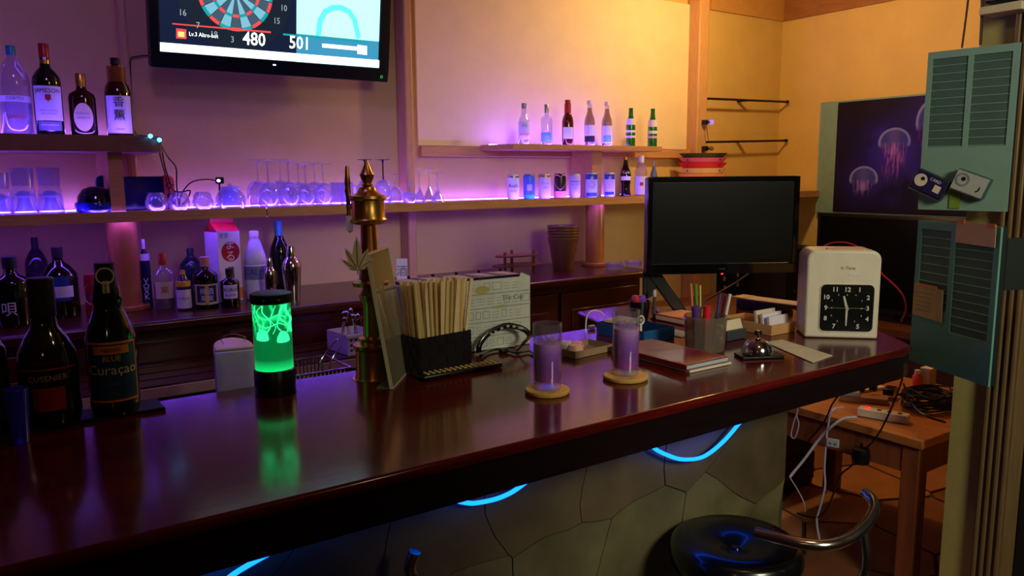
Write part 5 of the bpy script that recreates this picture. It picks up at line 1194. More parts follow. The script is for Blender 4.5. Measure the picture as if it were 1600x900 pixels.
def hand(nm, ang, ln, w_): 
    o = O(nm, B().prism([(-w_,-.006),(w_,-.006),(w_*.6,ln),(-w_*.6,ln)], -.004, -.0032, plane='xz'), hm, dl); o.location = (cx_, 0, cz_); o.rotation_euler = (0, ang, 0)
hand('hour_hand', radians(-15), .036, .004); hand('minute_hand', radians(180), .050, .003)
O('card_slot', B().box(L*.28, L*.80, .02, .034, H-.0005, H+.004), M('slot_orange', (200,150,110), .5), t)
text('lettering', 'X-Time', .013, M('logo_grey', (60,60,66), .5), t, L*.55, H*.80, y=-.0006, ext=0)
O('status_bar', B().box(L*.56, L*.74, -.001, 0, H*.715, H*.735), M('bar_silver', (220,220,220), .2), t)
# red cord behind it
c0 = np.array(t.location); ca, sa = cos(-a), sin(-a)
def lc_(q): q = q-c0; return (q[0]*ca-q[1]*sa, q[0]*sa+q[1]*ca, q[2])
O('power_cord', B().tube(smoothline([lc_(onx(x, y, 2.42)) for x, y in ((1280,398),(1284,388),(1298,380),(1320,379),(1340,386),(1352,398),(1378,428),(1398,446),(1412,464),(1415,484),(1408,502))], 5), .0028, 6), M('cord_red', (196,36,50), .4), t)

# ---------------------------------------------------------------- monitor
dm = 2.55
A = CAM+ray(1010, 427)*dm*.985; Bm = CAM+ray(1243, 427)*dm
A[2] = Bm[2] = (A[2]+Bm[2])/2; d = Bm-A; L = hypot(*d[:2]); a = atan2(d[1], d[0]); H = hgt((A+Bm)/2, 1130, 276)
t = T('monitor', 'black flat computer monitor switched off on the counter', 'monitor', A, a)
O('casing', B().box(0, L, .0, .045, 0, H), black, t, bevel=.006)
O('screen', B().box(.018, L-.018, -.0008, 0, .034, H-.018), M('screen_off', (5,6,5), .35, coat=0, spec=.12), t)
fb = B().box(0,L,-.006,0,0,.030).box(0,.016,-.006,0,.030,H).box(L-.016,L,-.006,0,.030,H).box(.016,L-.016,-.006,0,H-.016,H)
O('bezel', fb, blackg, t, bevel=.0015); O('silver_line', B().box(.02, L-.03, -.0072, -.006, .0315, .0335), steel, t)
O('power_light', B().lathe([(0,-.003),(.003,-.002),(.003,.002),(0,.003)], 10, c=(L*.5,-.004,-.001)), EM('red_light', (255,40,60), 4), t)
text('lettering', 'SYNC', .008, M('logo_dim', (70,70,74), .4), t, L*.5, .015, y=-.0066, ext=0)
zf = Z0+.001-A[2]
def mp(px, py, yy):  # local point on the plane y=yy of the monitor
    n = np.array([-sin(a), cos(a), 0]); P0 = A+n*yy; dr = ray(px, py); P_ = CAM+dr*((P0-CAM)@n)/(dr@n); q = P_-A; return (q[0]*cos(a)+q[1]*sin(a), yy, q[2])
b = B(); pts = [mp(1008,425,.05), mp(1032,425,.05), mp(1078,492,.05), mp(1058,492,.05)]
pr = [(p[0], p[2]) for p in pts]; O('support_arm', B().prism([pr[3], pr[2], pr[1], pr[0]], .048, .075, plane='xz'), black, t, bevel=.003)
O('support_column', B().prism([(mp(1006,470,.05)[0], mp(1006,470,.05)[2]), (mp(1024,460,.05)[0], mp(1024,460,.05)[2]), (mp(1026,425,.05)[0], mp(1026,425,.05)[2]), (mp(1006,425,.05)[0], mp(1006,425,.05)[2])], .05, .07, plane='xz'), black, t)
O('foot', B().box(.06, .22, .0, .16, zf, zf+.012), black, t, bevel=.004); O('foot_strut', B().box(.125, .16, .05, .075, zf+.012, mp(1068,492,.05)[2]+.01), black, t)
O('cable', B().tube(smoothline([mp(1170,428,.05), mp(1145,445,.04), mp(1115,462,.02), mp(1100,472,.01), mp(1092,490,.0)], 6), .003, 6), black, t)
"""end"""

# ================================================================ right wall: poster, boards, television
def rwp(px, py, X=RX-.004): return onx(px, py, X)
c = [rwp(*p) for p in ((1303,330),(1480,330),(1480,146),(1316,161))]
yL, yR = c[3][1], c[3][1]-.95; zB, zT = c[0][2], c[3][2]
t = T('foam_board', 'pale grey-green board standing behind the jellyfish poster', 'board', (RX-.03, (rwp(1288,163)[1]+yR)/2, zB-.01))
O('board', B().box(-.012, .012, yR-t.location[1], rwp(1288,163)[1]-t.location[1], 0, zT-zB+.02), M('board_greygreen', (118,156,158), .6), t, bevel=.002)
O('edge_tape', B().box(-.0135, -.012, rwp(1288,163)[1]-t.location[1]-.012, rwp(1288,163)[1]-t.location[1], 0, zT-zB+.02), M('tape_grey', (132,166,166), .6), t)
t = T('jellyfish_poster', 'dark violet poster of glowing jellyfish on the right wall', 'poster', (RX-.0445, yL, zB))
PWd, PHt = yL-yR, zT-zB
pmat = bpy.data.materials.new('poster_print'); pmat.use_nodes = True; nt = pmat.node_tree; pb = nt.nodes['Principled BSDF']; pb.inputs['Roughness'].default_value = .6; pb.inputs['Specular IOR Level'].default_value = .2
tc = nt.nodes.new('ShaderNodeTexCoord'); no = nt.nodes.new('ShaderNodeTexNoise'); no.inputs['Scale'].default_value = 4.5; no.inputs['Detail'].default_value = 6; nt.links.new(tc.outputs['Object'], no.inputs['Vector'])
vd = nt.nodes.new('ShaderNodeVectorMath'); vd.operation = 'DISTANCE'; vd.inputs[1].default_value = (0, -.34, .30); nt.links.new(tc.outputs['Object'], vd.inputs[0])
mr = nt.nodes.new('ShaderNodeMapRange'); mr.inputs[1].default_value = .05; mr.inputs[2].default_value = .42; mr.inputs[3].default_value = .30; mr.inputs[4].default_value = -.12; nt.links.new(vd.outputs['Value'], mr.inputs[0])
ad = nt.nodes.new('ShaderNodeMath'); ad.operation = 'ADD'; nt.links.new(no.outputs[0], ad.inputs[0]); nt.links.new(mr.outputs[0], ad.inputs[1])
rp = nt.nodes.new('ShaderNodeValToRGB'); e = rp.color_ramp.elements; e[0].position = .36; e[0].color = lin((22,12,30)); e[1].position = .86; e[1].color = lin((46,34,170)); n_ = e.new(.62); n_.color = lin((20,14,70))
nt.links.new(ad.outputs[0], rp.inputs[0]); POSTER = (nt, pb, rp, tc)
O('poster_sheet', B().box(-.001, .001, -PWd, 0, 0, PHt), pmat, t)
def pm_(px, py): q = rwp(px, py, RX-.046); return q[1]-yL, q[2]-zB
jb = [M('jelly_blue', (70,70,190), .4), M('jelly_violet', (160,120,255), .4), M('jelly_pink', (232,120,170), .4), M('jelly_rim', (190,200,255), .4)]
def jelly(cx, cy, w_, h_, tail, tilt=0, cols=(0,3,2)):
    y0, z0 = pm_(cx, cy); s = abs(pm_(cx+10, cy)[0]-y0)/10
    b = B(); n = 16; vs = [(-.0016, y0, z0)]
    for k in range(n+1):
        an = pi*k/n; vs.append((-.0016, y0-s*w_*cos(an), z0+s*h_*sin(an)))
    b.add(vs, [(0, k+1, k+2) for k in range(n)], 0)
    vs = []
    for k in range(n+1):
        an = pi*k/n; vs += [(-.002, y0-s*w_*cos(an), z0+s*h_*sin(an)), (-.002, y0-s*w_*.93*cos(an), z0+s*h_*.90*sin(an))]
    b.add(vs, [(2*k, 2*k+1, 2*k+3, 2*k+2) for k in range(n)], 1)
    for i in range(9):
        u = -1+2*i/8; pts = []
        for q in range(6): pts.append((-.0018, y0-s*(w_*.8*u*(1-.09*q)+2.5*sin(q*1.4+i)), z0-s*tail*(1-.4*abs(u))*q/5))
        b.tube(smoothline(pts, 3), s*(.9 if i % 2 else .6), 4, flat=.2, mi=2 if i % 2 else 1)
    return b
nt, pb, rp, tc = POSTER
def ND(op, a, b=None, c=None):
    n = nt.nodes.new('ShaderNodeMath'); n.operation = op
    for i, q in enumerate((a, b, c)):
        if q is None: continue
        if isinstance(q, (int, float)): n.inputs[i].default_value = q
        else: nt.links.new(q, n.inputs[i])
    return n.outputs[0]
def RNG(v, a, b_, c=0.0, d=1.0):
    n = nt.nodes.new('ShaderNodeMapRange'); n.interpolation_type = 'SMOOTHSTEP'
    for i, q in enumerate((v, a, b_, c, d)):
        if isinstance(q, (int, float)): n.inputs[i].default_value = q
        else: nt.links.new(q, n.inputs[i])
    return n.outputs[0]
def ADDC(base, fac, col):
    n = nt.nodes.new('ShaderNodeMix'); n.data_type = 'RGBA'; nt.links.new(fac, n.inputs[0]); nt.links.new(base, n.inputs[6]); n.inputs[7].default_value = lin(col); return n.outputs[2]
sp = nt.nodes.new('ShaderNodeSeparateXYZ'); nt.links.new(tc.outputs['Object'], sp.inputs[0])
nz_ = nt.nodes.new('ShaderNodeTexNoise'); nz_.inputs['Scale'].default_value = 9; nz_.inputs['Detail'].default_value = 4; nt.links.new(tc.outputs['Object'], nz_.inputs['Vector'])
mpp = nt.nodes.new('ShaderNodeMapping'); mpp.inputs['Scale'].default_value = (1, 46, 7); nt.links.new(tc.outputs['Object'], mpp.inputs['Vector'])
ns2 = nt.nodes.new('ShaderNodeTexNoise'); ns2.inputs['Scale'].default_value = 1.6; ns2.inputs['Detail'].default_value = 3; nt.links.new(mpp.outputs[0], ns2.inputs['Vector'])
wob = ND('MULTIPLY', ND('SUBTRACT', nz_.outputs[0], .5), .10)
colr = rp.outputs[0]
for px, py, w_, h_, tail, tc_ in ((1397,222,25,22,75,(190,100,235)),(1349,280,22,20,32,(150,120,255)),(1455,190,24,34,44,(205,80,150))):
    y0, z0 = pm_(px, py); s = abs(pm_(px+10, py)[0]-y0)/10; s2 = abs(pm_(px, py-10)[1]-z0)/10; w_ *= s; h_ *= s2; tail *= s2
    u = ND('DIVIDE', ND('SUBTRACT', sp.outputs['Y'], y0), w_); v = ND('DIVIDE', ND('SUBTRACT', sp.outputs['Z'], z0), h_)
    uw = ND('ADD', u, ND('MULTIPLY', wob, 4)); r2 = ND('SQRT', ND('ADD', ND('MULTIPLY', u, u), ND('MULTIPLY', v, v)))
    glow = RNG(r2, 0.2, 3.2, .38, 0.0); colr = ADDC(colr, glow, (44,28,170))
    below = RNG(v, -.45, -.1); inside = RNG(r2, .80, 1.0, 1.0, 0.0)
    body_ = ND('MULTIPLY', ND('MULTIPLY', inside, below), .45); colr = ADDC(colr, body_, (70,84,190))
    ring = ND('MULTIPLY', ND('MULTIPLY', RNG(r2, .78, .96), RNG(r2, .97, 1.06, 1.0, 0.0)), below); colr = ADDC(colr, ND('MULTIPLY', ring, .75), (140,150,255))
    core = ND('MULTIPLY', RNG(ND('ABSOLUTE', u), .0, .6, 1.0, 0.0), ND('MULTIPLY', RNG(v, -.6, .1, 1, .35), inside)); colr = ADDC(colr, ND('MULTIPLY', core, .5), (150,120,245))
    vt = ND('MULTIPLY', RNG(v, -tail/h_, -.2), RNG(v, -.3, .1, 1.0, 0.0)); st = RNG(ns2.outputs[0], .44, .62)
    wd = ND('MULTIPLY', RNG(ND('ABSOLUTE', uw), .25, .95, 1.0, 0.0), ND('MULTIPLY', vt, st)); colr = ADDC(colr, ND('MULTIPLY', wd, .8), tc_)
nt.links.new(colr, pb.inputs['Base Color'])
O('corner_tack', B().cyl(.004, 0, .003, 10), steel, t); [c_ for c_ in t.children if c_.name.startswith('corner_tack')][0].location = (-.003, -.01, PHt-.01)
# black television under the poster, on a low cabinet
X0 = 4.25
q0 = onx(1278, 332, X0); q1 = onx(1440, 335, X0)
t = T('television', 'large black television switched off below the jellyfish poster', 'television', (X0, (q0[1]+1.95)/2, .64))
hy = (q0[1]-1.95)/2; HT = q0[2]-.64
O('casing', B().box(0, .05, -hy, hy, .03, HT), black, t, bevel=.004); O('screen', B().box(-.001, 0, -hy+.02, hy-.02, .06, HT-.02), M('screen_off', (5,6,5), .35, coat=0, spec=.12), t)
O('stand_foot', B().box(-.06, .12, -.25, .25, 0, .012), black, t); O('stand_neck', B().box(.01, .05, -.05, .05, .012, .03), black, t)
t = T('low_cabinet', 'low dark wooden cabinet under the black television', 'cabinet', (4.22, 2.27, 0))
O('body', B().box(-.2, .20, -.66, .66, 0, .60), M('cabinet_dark', (60,32,18), .5, nz=.2), t); O('top', B().box(-.22, .21, -.68, .68, .60, .638), M('cabinet_brown', (90,52,26), .5, nz=.2), t)
for k in range(2): O('door', B().box(-.212, -.2, -.65+.66*k, -.01+.66*k-.01, .04, .57), M('cabinet_dark', (60,32,18), .5), t, bevel=.003)
# corner cabinet and key board in the alcove
zc_ = ony(1255, 386, 3.0)[2]; xk = ony(1230, 400, 2.98)[0]
t = T('corner_cabinet', 'dark cabinet in the alcove corner right of the monitor', 'cabinet', (xk+.25, 3.15, 0))
O('body', B().box(-.25, 4.40-xk-.25, -.17, .18, 0, zc_-.02), M('cab_black', (26,18,18), .5), t); O('top', B().box(-.26, 4.41-xk-.25, -.185, .185, zc_-.02, zc_), M('cab_black', (26,18,18), .5), t, bevel=.002)
O('lock', B().lathe([(0,-.008),(.008,-.004),(.008,.004),(0,.008)], 12, c=(ony(1243,455,2.97)[0]-xk-.25, -.175, ony(1243,455,2.97)[2])), brass, t)
k0, k1 = ony(1122, 420, 3.32), ony(1206, 420, 3.32); zlo = ony(1160, 500, 3.32)[2]
t = T('key_board', 'black pegboard hung with small pale tags, seen below the monitor', 'key board', (k0[0], 3.33, zlo))
wk_ = k1[0]-k0[0]; hk = k0[2]-zlo+.15
O('board', B().box(0, wk_, 0, .018, 0, hk), blackm, t, bevel=.002); O('side_frame', B().box(-.03, 0, 0, .018, 0, hk), M('frame_cream', (206,190,150), .5), t)
for i, (px, py, col) in enumerate(((1131,434,(200,150,130)),(1152,428,(190,160,150)),(1172,427,(210,180,150)),(1132,449,(226,150,130)),(1152,443,(190,140,130)),(1171,445,(206,160,110)),(1190,441,(226,200,170)),(1190,459,(220,180,140)),(1150,462,(180,150,130)))):
    q = ony(px, py, 3.33)
    tt = T('key_tag', ('pink key tag at the top left of the black board', 'dull pink key tag in the top row, second from the left', 'pale key tag in the top row, third from the left', 'salmon key tag in the second row at the left of the board', 'small rose key tag in the second row, second from the left', 'tan key tag in the second row, third from the left', 'large cream key tag at the right of the second row', 'peach key tag at the lower right of the board', 'brownish key tag low on the board behind the envelope')[i], 'key tag', (q[0], 3.329, q[2]), 0, 'key tags on the black board')
    O('tag', B().box(-.011, .011, -.005, -.002, -.02, .012), M('tag_%d' % i, col, .5), tt, bevel=.002); O('hook', B().tube([(0,0,.016),(0,-.008,.014),(0,-.008,.008)], .0015, 5), steel, tt)
k0 = ony(1208, 430, 3.3); k1 = ony(1228, 430, 3.3)
ST('trim_9', B().box(k0[0], k1[0], 3.30, WY-.002, 0, 1.32), M('frame_cream2', (214,180,110), .6))

# ---------------------------------------------------------------- time card racks on the pillar
teal = M('rack_teal', (128,164,150), .5, nz=.05, ns=12); teald = M('rack_slot', (70,100,86), .6); teale = M('rack_side', (24,34,32), .5)
def rack(name, label, corners, ncol, nrow, lay, mats, D=.022):
    """corners: world points bottom-left, bottom-right, height; lay = [(u0,u1,v0,v1,rows)] card columns"""
    A, Bq, Hh = corners; d = Bq-A; L = hypot(*d[:2]); a = atan2(d[1], d[0])
    t = T(name, label, 'card rack', A, a)
    fm_, sm_, dm_ = mats
    vs = B().box(0, L, .004, D, 0, Hh)
    O('back_box', vs, sm_, t, bevel=.002); O('slot_back', B().box(.01, L-.01, .0032, .0042, Hh*.2, Hh*.97), dm_, t)
    b = B(); us = sorted(lay)[:]
    # face frame built of strips around the card columns
    v0 = min(q[2] for q in lay); v1 = max(q[3] for q in lay)
    b.box(0, L, 0, .006, 0, v0*Hh); b.box(0, L, 0, .006, v1*Hh, Hh)
    xs_ = [0]+[x for q in us for x in (q[0], q[1])]+[1]
    for i in range(0, len(xs_), 2): b.box(xs_[i]*L, xs_[i+1]*L, 0, .006, v0*Hh, v1*Hh)
    for q in us:
        if q[2] > v0+1e-4: b.box(q[0]*L, q[1]*L, 0, .006, v0*Hh, q[2]*Hh)
        if q[3] < v1-1e-4: b.box(q[0]*L, q[1]*L, 0, .006, q[3]*Hh, v1*Hh)
    O('face_frame', b, fm_, t, smooth=0)
    for u0, u1, w0, w1, n in us:
        hh = (w1-w0)*Hh/n; w_ = (u1-u0)*L
        pb1 = B(); pb1.add([(0,-.004,0),(w_,-.004,0),(w_,.008,hh*.62),(0,.008,hh*.62),(0,.012,0),(w_,.012,0),(w_,.012,hh*.62),(0,.012,hh*.62)], [(0,1,2,3),(4,7,6,5),(0,4,5,1),(3,2,6,7),(0,3,7,4),(1,5,6,2)])
        pb1.tube([(0,.008,hh*.64),(w_*.38,.008,hh*.64),(w_*.43,.006,hh*.56),(w_*.57,.006,hh*.56),(w_*.62,.008,hh*.64),(w_,.008,hh*.64)], .0012, 4)
        me = pb1.mesh('card_slot'); me.materials.append(fm_)
        for k in range(n):
            o = bpy.data.objects.new('card_slot', me); COL.objects.link(o); o.parent = t; o.location = (u0*L, .0055, w0*Hh+hh*(k+.06))
    return t, L, a, Hh
Hu = .46
A1 = bh = None
def pin(px, py, ptop, H_):     # bottom corner of a vertical edge of known height
    d1 = ray(px, py); e1 = ray(*ptop); e1 = e1*hypot(d1[0], d1[1])/hypot(e1[0], e1[1]); s = H_/(e1[2]-d1[2]); return CAM+d1*s
a1 = pin(1434, 327, (1453,82), .46); a2 = pin(1573, 331, (1596,66), .46); a2[2] = a1[2] = (a1[2]+a2[2])/2
off = PX-.004-max(a1[0], a2[0])
t1, L1, ang1, H1 = rack('time_card_rack', 'pale green metal time card rack, upper one on the pillar', (a1, a2, .46), 2, 11, [(.06,.46,.40,.955,11),(.52,.93,.40,.955,11)], (teal, teale, teald))
O('wall_plate', B().box(L1*.55, L1*.98, .022, .06, .1, .4), teale, t1)
b1_ = pin(1420, 564, (1431,346), .41); b2_ = pin(1544, 603, (1564,353), .41); b1_[2] = b2_[2] = (b1_[2]+b2_[2])/2
t2, L2, ang2, H2 = rack('time_card_rack', 'teal metal time card rack with taped notes, lower one by the counter end', (b1_, b2_, .41), 2, 11, [(.06,.44,.40,.945,9),(.50,.94,.27,.945,12)], (M('rack_teal_deep', (96,156,144), .5, nz=.06, ns=12), M('rack_side_deep', (16,26,26), .5), teald))
O('wall_plate', B().box(L2*.9, L2*1.0, .022, .19, .25, .38), teale, t2)
def on_rack(t, L, a, H, u0, u1, v0, v1, y, lab, mat, name='paper_note', tilt=0):
    P_ = Vector(t.location)+Matrix.Rotation(a,4,'Z')@Vector((u0*L, y, v0*H))
    q = T(name, lab, 'paper', P_, a, None); w_, h_ = (u1-u0)*L, (v1-v0)*H
    O('sheet', B().add([(0,0,0),(w_,0,tilt),(w_,-.001,h_+tilt),(0,-.001,h_),(0,.0012,0),(w_,.0012,tilt),(w_,.0002,h_+tilt),(0,.0002,h_)], [(0,1,2,3),(7,6,5,4),(0,4,5,1),(3,2,6,7),(0,3,7,4),(1,5,6,2)]), mat, q, smooth=0)
    return q, w_, h_
pk = M('note_peach', (220,182,146), .8, nz=.05)
q, w_, h_ = on_rack(t2, L2, ang2, H2, .52, .97, .88, 1.02, -.006, 'pale peach note taped over the top right of the lower rack', pk, tilt=-.003)
O('tape', B().box(.002, .03, -.0025, -.0012, h_-.006, h_+.004), M('tape_orange', (220,130,80), .5), q); O('tape', B().box(w_-.03, w_-.002, -.0025, -.0012, h_-.010, h_-.001), M('tape_orange', (220,130,80), .5), q)
q, w_, h_ = on_rack(t2, L2, ang2, H2, .03, .42, .34, .56, -.006, 'tan note taped over the lower left slots of the lower rack', M('note_tan', (190,164,126), .8, nz=.08), tilt=-.004)
O('tape', B().box(w_*.1, w_*.8, -.0025, -.0012, h_-.004, h_+.003), M('tape_orange', (220,130,80), .5), q)
for i in range(5): O('written_line', B().box(w_*.12, w_*(.6+.05*(i % 3)), -.0022, -.0014, h_*(.2+.14*i), h_*(.2+.14*i)+.0012), M('pencil_line', (150,124,96), .8), q)
# two small plastic cases at the bottom of the upper rack
def case(px, py, w_, h_, rot_, lab, bodyc, kind):
    n = np.array([-sin(ang1), cos(ang1), 0]); P0 = np.array(t1.location)-n*.004; dr = ray(px, py); Pp = CAM+dr*((P0-CAM)@n)/(dr@n)
    q = T('card_case', lab, 'card case', Pp); q.rotation_euler = (0, rot_, ang1)
    O('case_body', B().box(-w_/2, w_/2, -.024, 0, -h_/2, h_/2), bodyc, q, bevel=.002)
    if kind == 0:
        O('insert', B().box(-w_/2+.002, w_/2-.002, -.0262, -.0242, -h_/2+.006, h_/2-.002), M('insert_navy', (36,32,80), .4), q)
        o = O('disc', B().cyl(h_*.30,0,.001,28), M('disc_cream', (226,216,190), .5), q); o.location = (-w_*.26,-.0264,h_*.05); o.rotation_euler = (pi/2,0,0)
        o = O('disc_eye', B().cyl(h_*.09,0,.0006,16), dark, o); o.location = (.004,.006,.001)
        O('stamp', B().box(w_*.18, w_*.38, -.027, -.0262, -h_*.22, h_*.12), M('disc_cream', (226,216,190), .5), q); text('lettering', 'CARD', h_*.2, lwhite, q, w_*.14, h_*.28, y=-.027, ext=0)
    else:
        O('insert', B().box(-w_/2+.002, w_/2-.002, -.0262, -.0242, -h_/2+.002, h_/2-.002), M('insert_grey', (176,182,176), .4), q)
        o = O('disc', B().lathe([(h_*.24,0),(h_*.32,0),(h_*.32,.001),(h_*.24,.001)],28), M('disc_grey', (130,136,132), .5), q); o.location = (-w_*.24,-.0264,h_*.08); o.rotation_euler = (pi/2,0,0)
        o = O('disc_eye', B().cyl(h_*.10,0,.0006,16), dark, q); o.location = (-w_*.22,-.0266,h_*.12); o.rotation_euler = (pi/2,0,0)
        text('lettering', '\u266a', h_*.5, lblack, q, w_*.30, -h_*.12, y=-.027, ext=0)
    O('side_wall', B().box(-w_/2, w_/2, -.0245, .0, -h_/2-.0015, -h_/2), glassmat('case_plastic', (200,210,210), .6, .12), q)
case(1456, 288, .098, .062, radians(25), 'dark navy plastic card case tilted at the bottom left of the upper rack', M('case_dark', (40,42,60), .3), 0)
case(1520, 287, .092, .060, radians(21), 'grey-white plastic card case tilted at the bottom right of the upper rack', M('case_teal', (50,80,86), .3), 1)
t = T('green_strip', 'short yellow-green strip hanging between the two card cases', 'strip', Vector(t1.location)+Matrix.Rotation(ang1,4,'Z')@Vector((L1*.37,-.003,.006)), ang1)
O('strip', B().box(0, L1*.12, -.001, .002, 0, .075), M('strip_olive', (120,150,50), .6), t)
# white wall box above, with wires
q0 = onx(1531, 22, PX-.08); q1 = onx(1597, 22, PX-.08)
t = T('wall_box', 'white metal shelf box with dark slots above the upper rack', 'wall box', (PX-.045, (q0[1]+q1[1])/2, q0[2]-.004))
hy = abs(q0[1]-q1[1])/2
O('tray', B().box(-.04, .043, -hy, hy, 0, .022), M('box_white', (224,206,160), .5), t, bevel=.002); O('back_plate', B().box(.02, .043, -hy, hy, .022, .2), M('box_grey', (110,120,100), .5), t)
for k in range(4): O('slot_bar', B().box(-.02, .02, -hy+.006, hy-.006, .034+.03*k, .038+.03*k), black, t)
for i, (pts, lab) in enumerate(((((1514,-10),(1509,30),(1503,75)), 'thin black cable hanging to the upper rack, left one'), (((1535,-10),(1534,30),(1532,70)), 'thick black cable hanging to the upper rack, right one'))):
    P3 = [onx(x, y, a1[0]+.03) for x, y in pts]; t = T('hanging_cable', lab, 'cable', P3[-1]); O('cable', B().tube(smoothline([p-P3[-1] for p in P3], 4), .0028+.001*i, 6), M('cable_brown', (30,20,14), .5), t)

# ---------------------------------------------------------------- wooden table with cables, right under the counter end
tw = M('table_pine', (170,104,48), .45, nz=.18, ns=6, stretch=(8,1,8)); twd = M('table_leg', (130,70,34), .5, nz=.2, ns=6, stretch=(8,8,1))
TX0, TX1, TY0, TY1, TZ = 2.50, 3.25, 1.27, 2.08, .60
t = T('wooden_table', 'orange-brown wooden side table loaded with cables beyond the counter', 'table', ((TX0+TX1)/2, (TY0+TY1)/2, 0))
hx, hy = (TX1-TX0)/2, (TY1-TY0)/2
O('tabletop', B().box(-hx, hx, -hy, hy, TZ-.03, TZ), tw, t, bevel=.003)
for x, y in ((-1,-1),(1,-1),(-1,1),(1,1)): O('leg', B().box(x*(hx-.045)-.03, x*(hx-.045)+.03, y*(hy-.045)-.03, y*(hy-.045)+.03, .012, TZ-.03), twd, t, bevel=.003)
O('apron_board', B().box(-hx+.03, hx-.03, -hy+.02, -hy+.038, TZ-.13, TZ-.03), twd, t); O('apron_board', B().box(-hx+.02, -hx+.038, -hy+.04, hy-.04, TZ-.13, TZ-.03), twd, t)
O('apron_board', B().box(-hx+.03, hx-.03, hy-.038, hy-.02, TZ-.13, TZ-.03), twd, t)
zt = TZ+.001
def on_t(px, py): return onz(px, py, zt)
A = on_t(1338, 650); Bx = on_t(1418, 664); d = Bx-A; L = hypot(*d[:2])
t = T('power_strip', 'white power strip with a red switch on the wooden table', 'power strip', A, atan2(d[1], d[0]))
O('body', B().box(0, L, 0, .045, 0, .030), M('strip_white', (206,196,176), .4), t, bevel=.004); O('switch', B().box(L*.14, L*.22, .012, .030, .030, .034), EM('switch_red', (255,30,30), 2.5), t)
for k in range(3): O('outlet', B().box(L*(.38+.2*k), L*(.46+.2*k), .012, .032, .0300, .0306), dark, t)
A = on_t(1334, 632); Bx = on_t(1412, 640)
t, L = box_at('plug_adapter', 'brown cardboard strip with a grey plug block behind the power strip', 'adapter', A+np.array([.0,.06,0]), Bx+np.array([0,.06,0]), .05, .022, M('card_brown', (140,94,60), .6), 'body')
O('plug_block', B().box(-.01, .07, -.004, .046, .0221, .04), M('plug_grey', (150,150,170), .4), t, bevel=.004)
A = on_t(1330, 612); 
t = T('paper_stack', 'pale papers lying at the back of the wooden table', 'papers', on_t(1320, 618), -.2)
O('sheet', B().box(0, .22, 0, .20, 0, .01), paper, t); O('sheet', B().box(.05, .25, .03, .22, .0101, .016), M('paper_cool', (200,190,160), .8), t)
for i, (px, py, lab) in enumerate(((1345,618,'black plug upright on the papers, left one'),(1364,616,'black plug upright on the papers, middle one'),(1390,622,'black flat power adapter right of the two plugs'))):
    P = on_t(px, py); P = P+np.array([0,0,.017 if i < 2 else .017]); t = T('black_plug', lab, 'plug', P, .3)
    if i < 2: O('plug_body', B().box(-.012,.012,-.014,.014,0,.028), black, t, bevel=.003); O('plug_neck', B().tube([(0,0,.028),(0,0,.055)], .005, 8), black, t)
    else: O('plug_body', B().box(-.035,.035,-.02,.02,0,.026), black, t, bevel=.004); O('plug_neck', B().tube([(.035,0,.012),(.055,0,.012)], .005, 8), black, t)
t = T('cable_tangle', 'tangled heap of black cables on the wooden table', 'cables', on_t(1440, 640)); t0 = np.array(t.location)
for i in range(9):
    pts = []; ph = random.random()*6
    for k in range(14): an = ph+k*.9; pts.append((.13*cos(an)*random.uniform(.4,1)+.04, .10*sin(an)*random.uniform(.4,1), .008+.006*i+random.uniform(0,.015)))
    O('cable', B().tube(smoothline(pts, 5), .0035, 6), black, t)
for i, (col, dx, lab) in enumerate((((226,80,30), .10, 'orange plastic bottle standing behind the cable heap'), ((190,170,120), .17, 'small tan box standing behind the cable heap'))):
    P = on_t((1432,1448)[i], 606); P = P+np.array([0,0,0]); t = T('orange_bottle' if i == 0 else 'tan_box', lab, 'bottle' if i == 0 else 'box', P)
    if i == 0: O('body', B().lathe([(0,0),(.018,0),(.018,.05),(.010,.06),(0,.06)], 16), M('bottle_orange', col, .4), t); O('cap', B().cyl(.011,.0601,.075,12), white, t)
    else: O('body', B().box(-.02,.03,-.02,.02,0,.08), M('box_tan', col, .6), t, bevel=.002); O('lid', B().box(-.021,.031,-.021,.021,.08,.085), paper, t)
t = T('dark_crate', 'dark brown crate on the floor behind the left of the wooden table', 'crate', (2.94, 2.31, 0.012))
O('crate_body', B().box(-.24, .24, -.19, .19, 0, .50), M('crate_brown', (34, 20, 14), .6, nz=.2), t, bevel=.004)
for k in range(3): O('slat', B().box(-.235, .235, -.2, -.19, .03+.16*k, .16+.16*k), M('crate_brown', (34, 20, 14), .6), t, bevel=.003)
# white and black cables hanging from the table and the counter
def wire(name, lab, pts, r_, mt, cat='cable'):
    P3 = [np.array(q[3]) if len(q) > 3 else (onx(q[0], q[1], q[2])) for q in pts]; t = T(name, lab, cat, P3[0]); O('cable', B().tube(smoothline([p-P3[0] for p in P3], 6), r_, 6), mt, t); return t
wcab = M('cable_white', (170,176,196), .4)
X = TX0-.03
P0 = on_t(1338, 656); 
wire('white_cable', 'thick white cable drooping from the power strip towards the counter panel', [(0,0,0,P0+[0,0,.01]), (1318,654,2.5), (1300,666,X), (1280,686,X), (1258,716,X-.05), (1240,738,X-.1), (1234,746,X-.12)], .0048, wcab)
wire('white_cable', 'white cable hanging straight down in loops beside the table', [(1318,636,2.52), (1300,642,X), (1293,670,X), (1290,700,X), (1288,735,X), (1289,760,X), (1282,790,X), (1276,815,X), (1282,850,X)], .004, wcab)
wire('white_cable', 'thin grey-white cord curling down at the end of the counter panel', [(1246,636,2.3), (1245,650,2.3), (1248,664,2.3), (1242,684,2.3), (1236,680,2.3), (1240,660,2.3), (1247,640,2.3)], .0022, wcab)
wire('white_cable', 'thin cord falling from the thick white cable to the floor', [(1234,746,X-.12), (1246,765,X-.12), (1256,785,X-.12), (1258,800,X-.1)], .002, wcab)
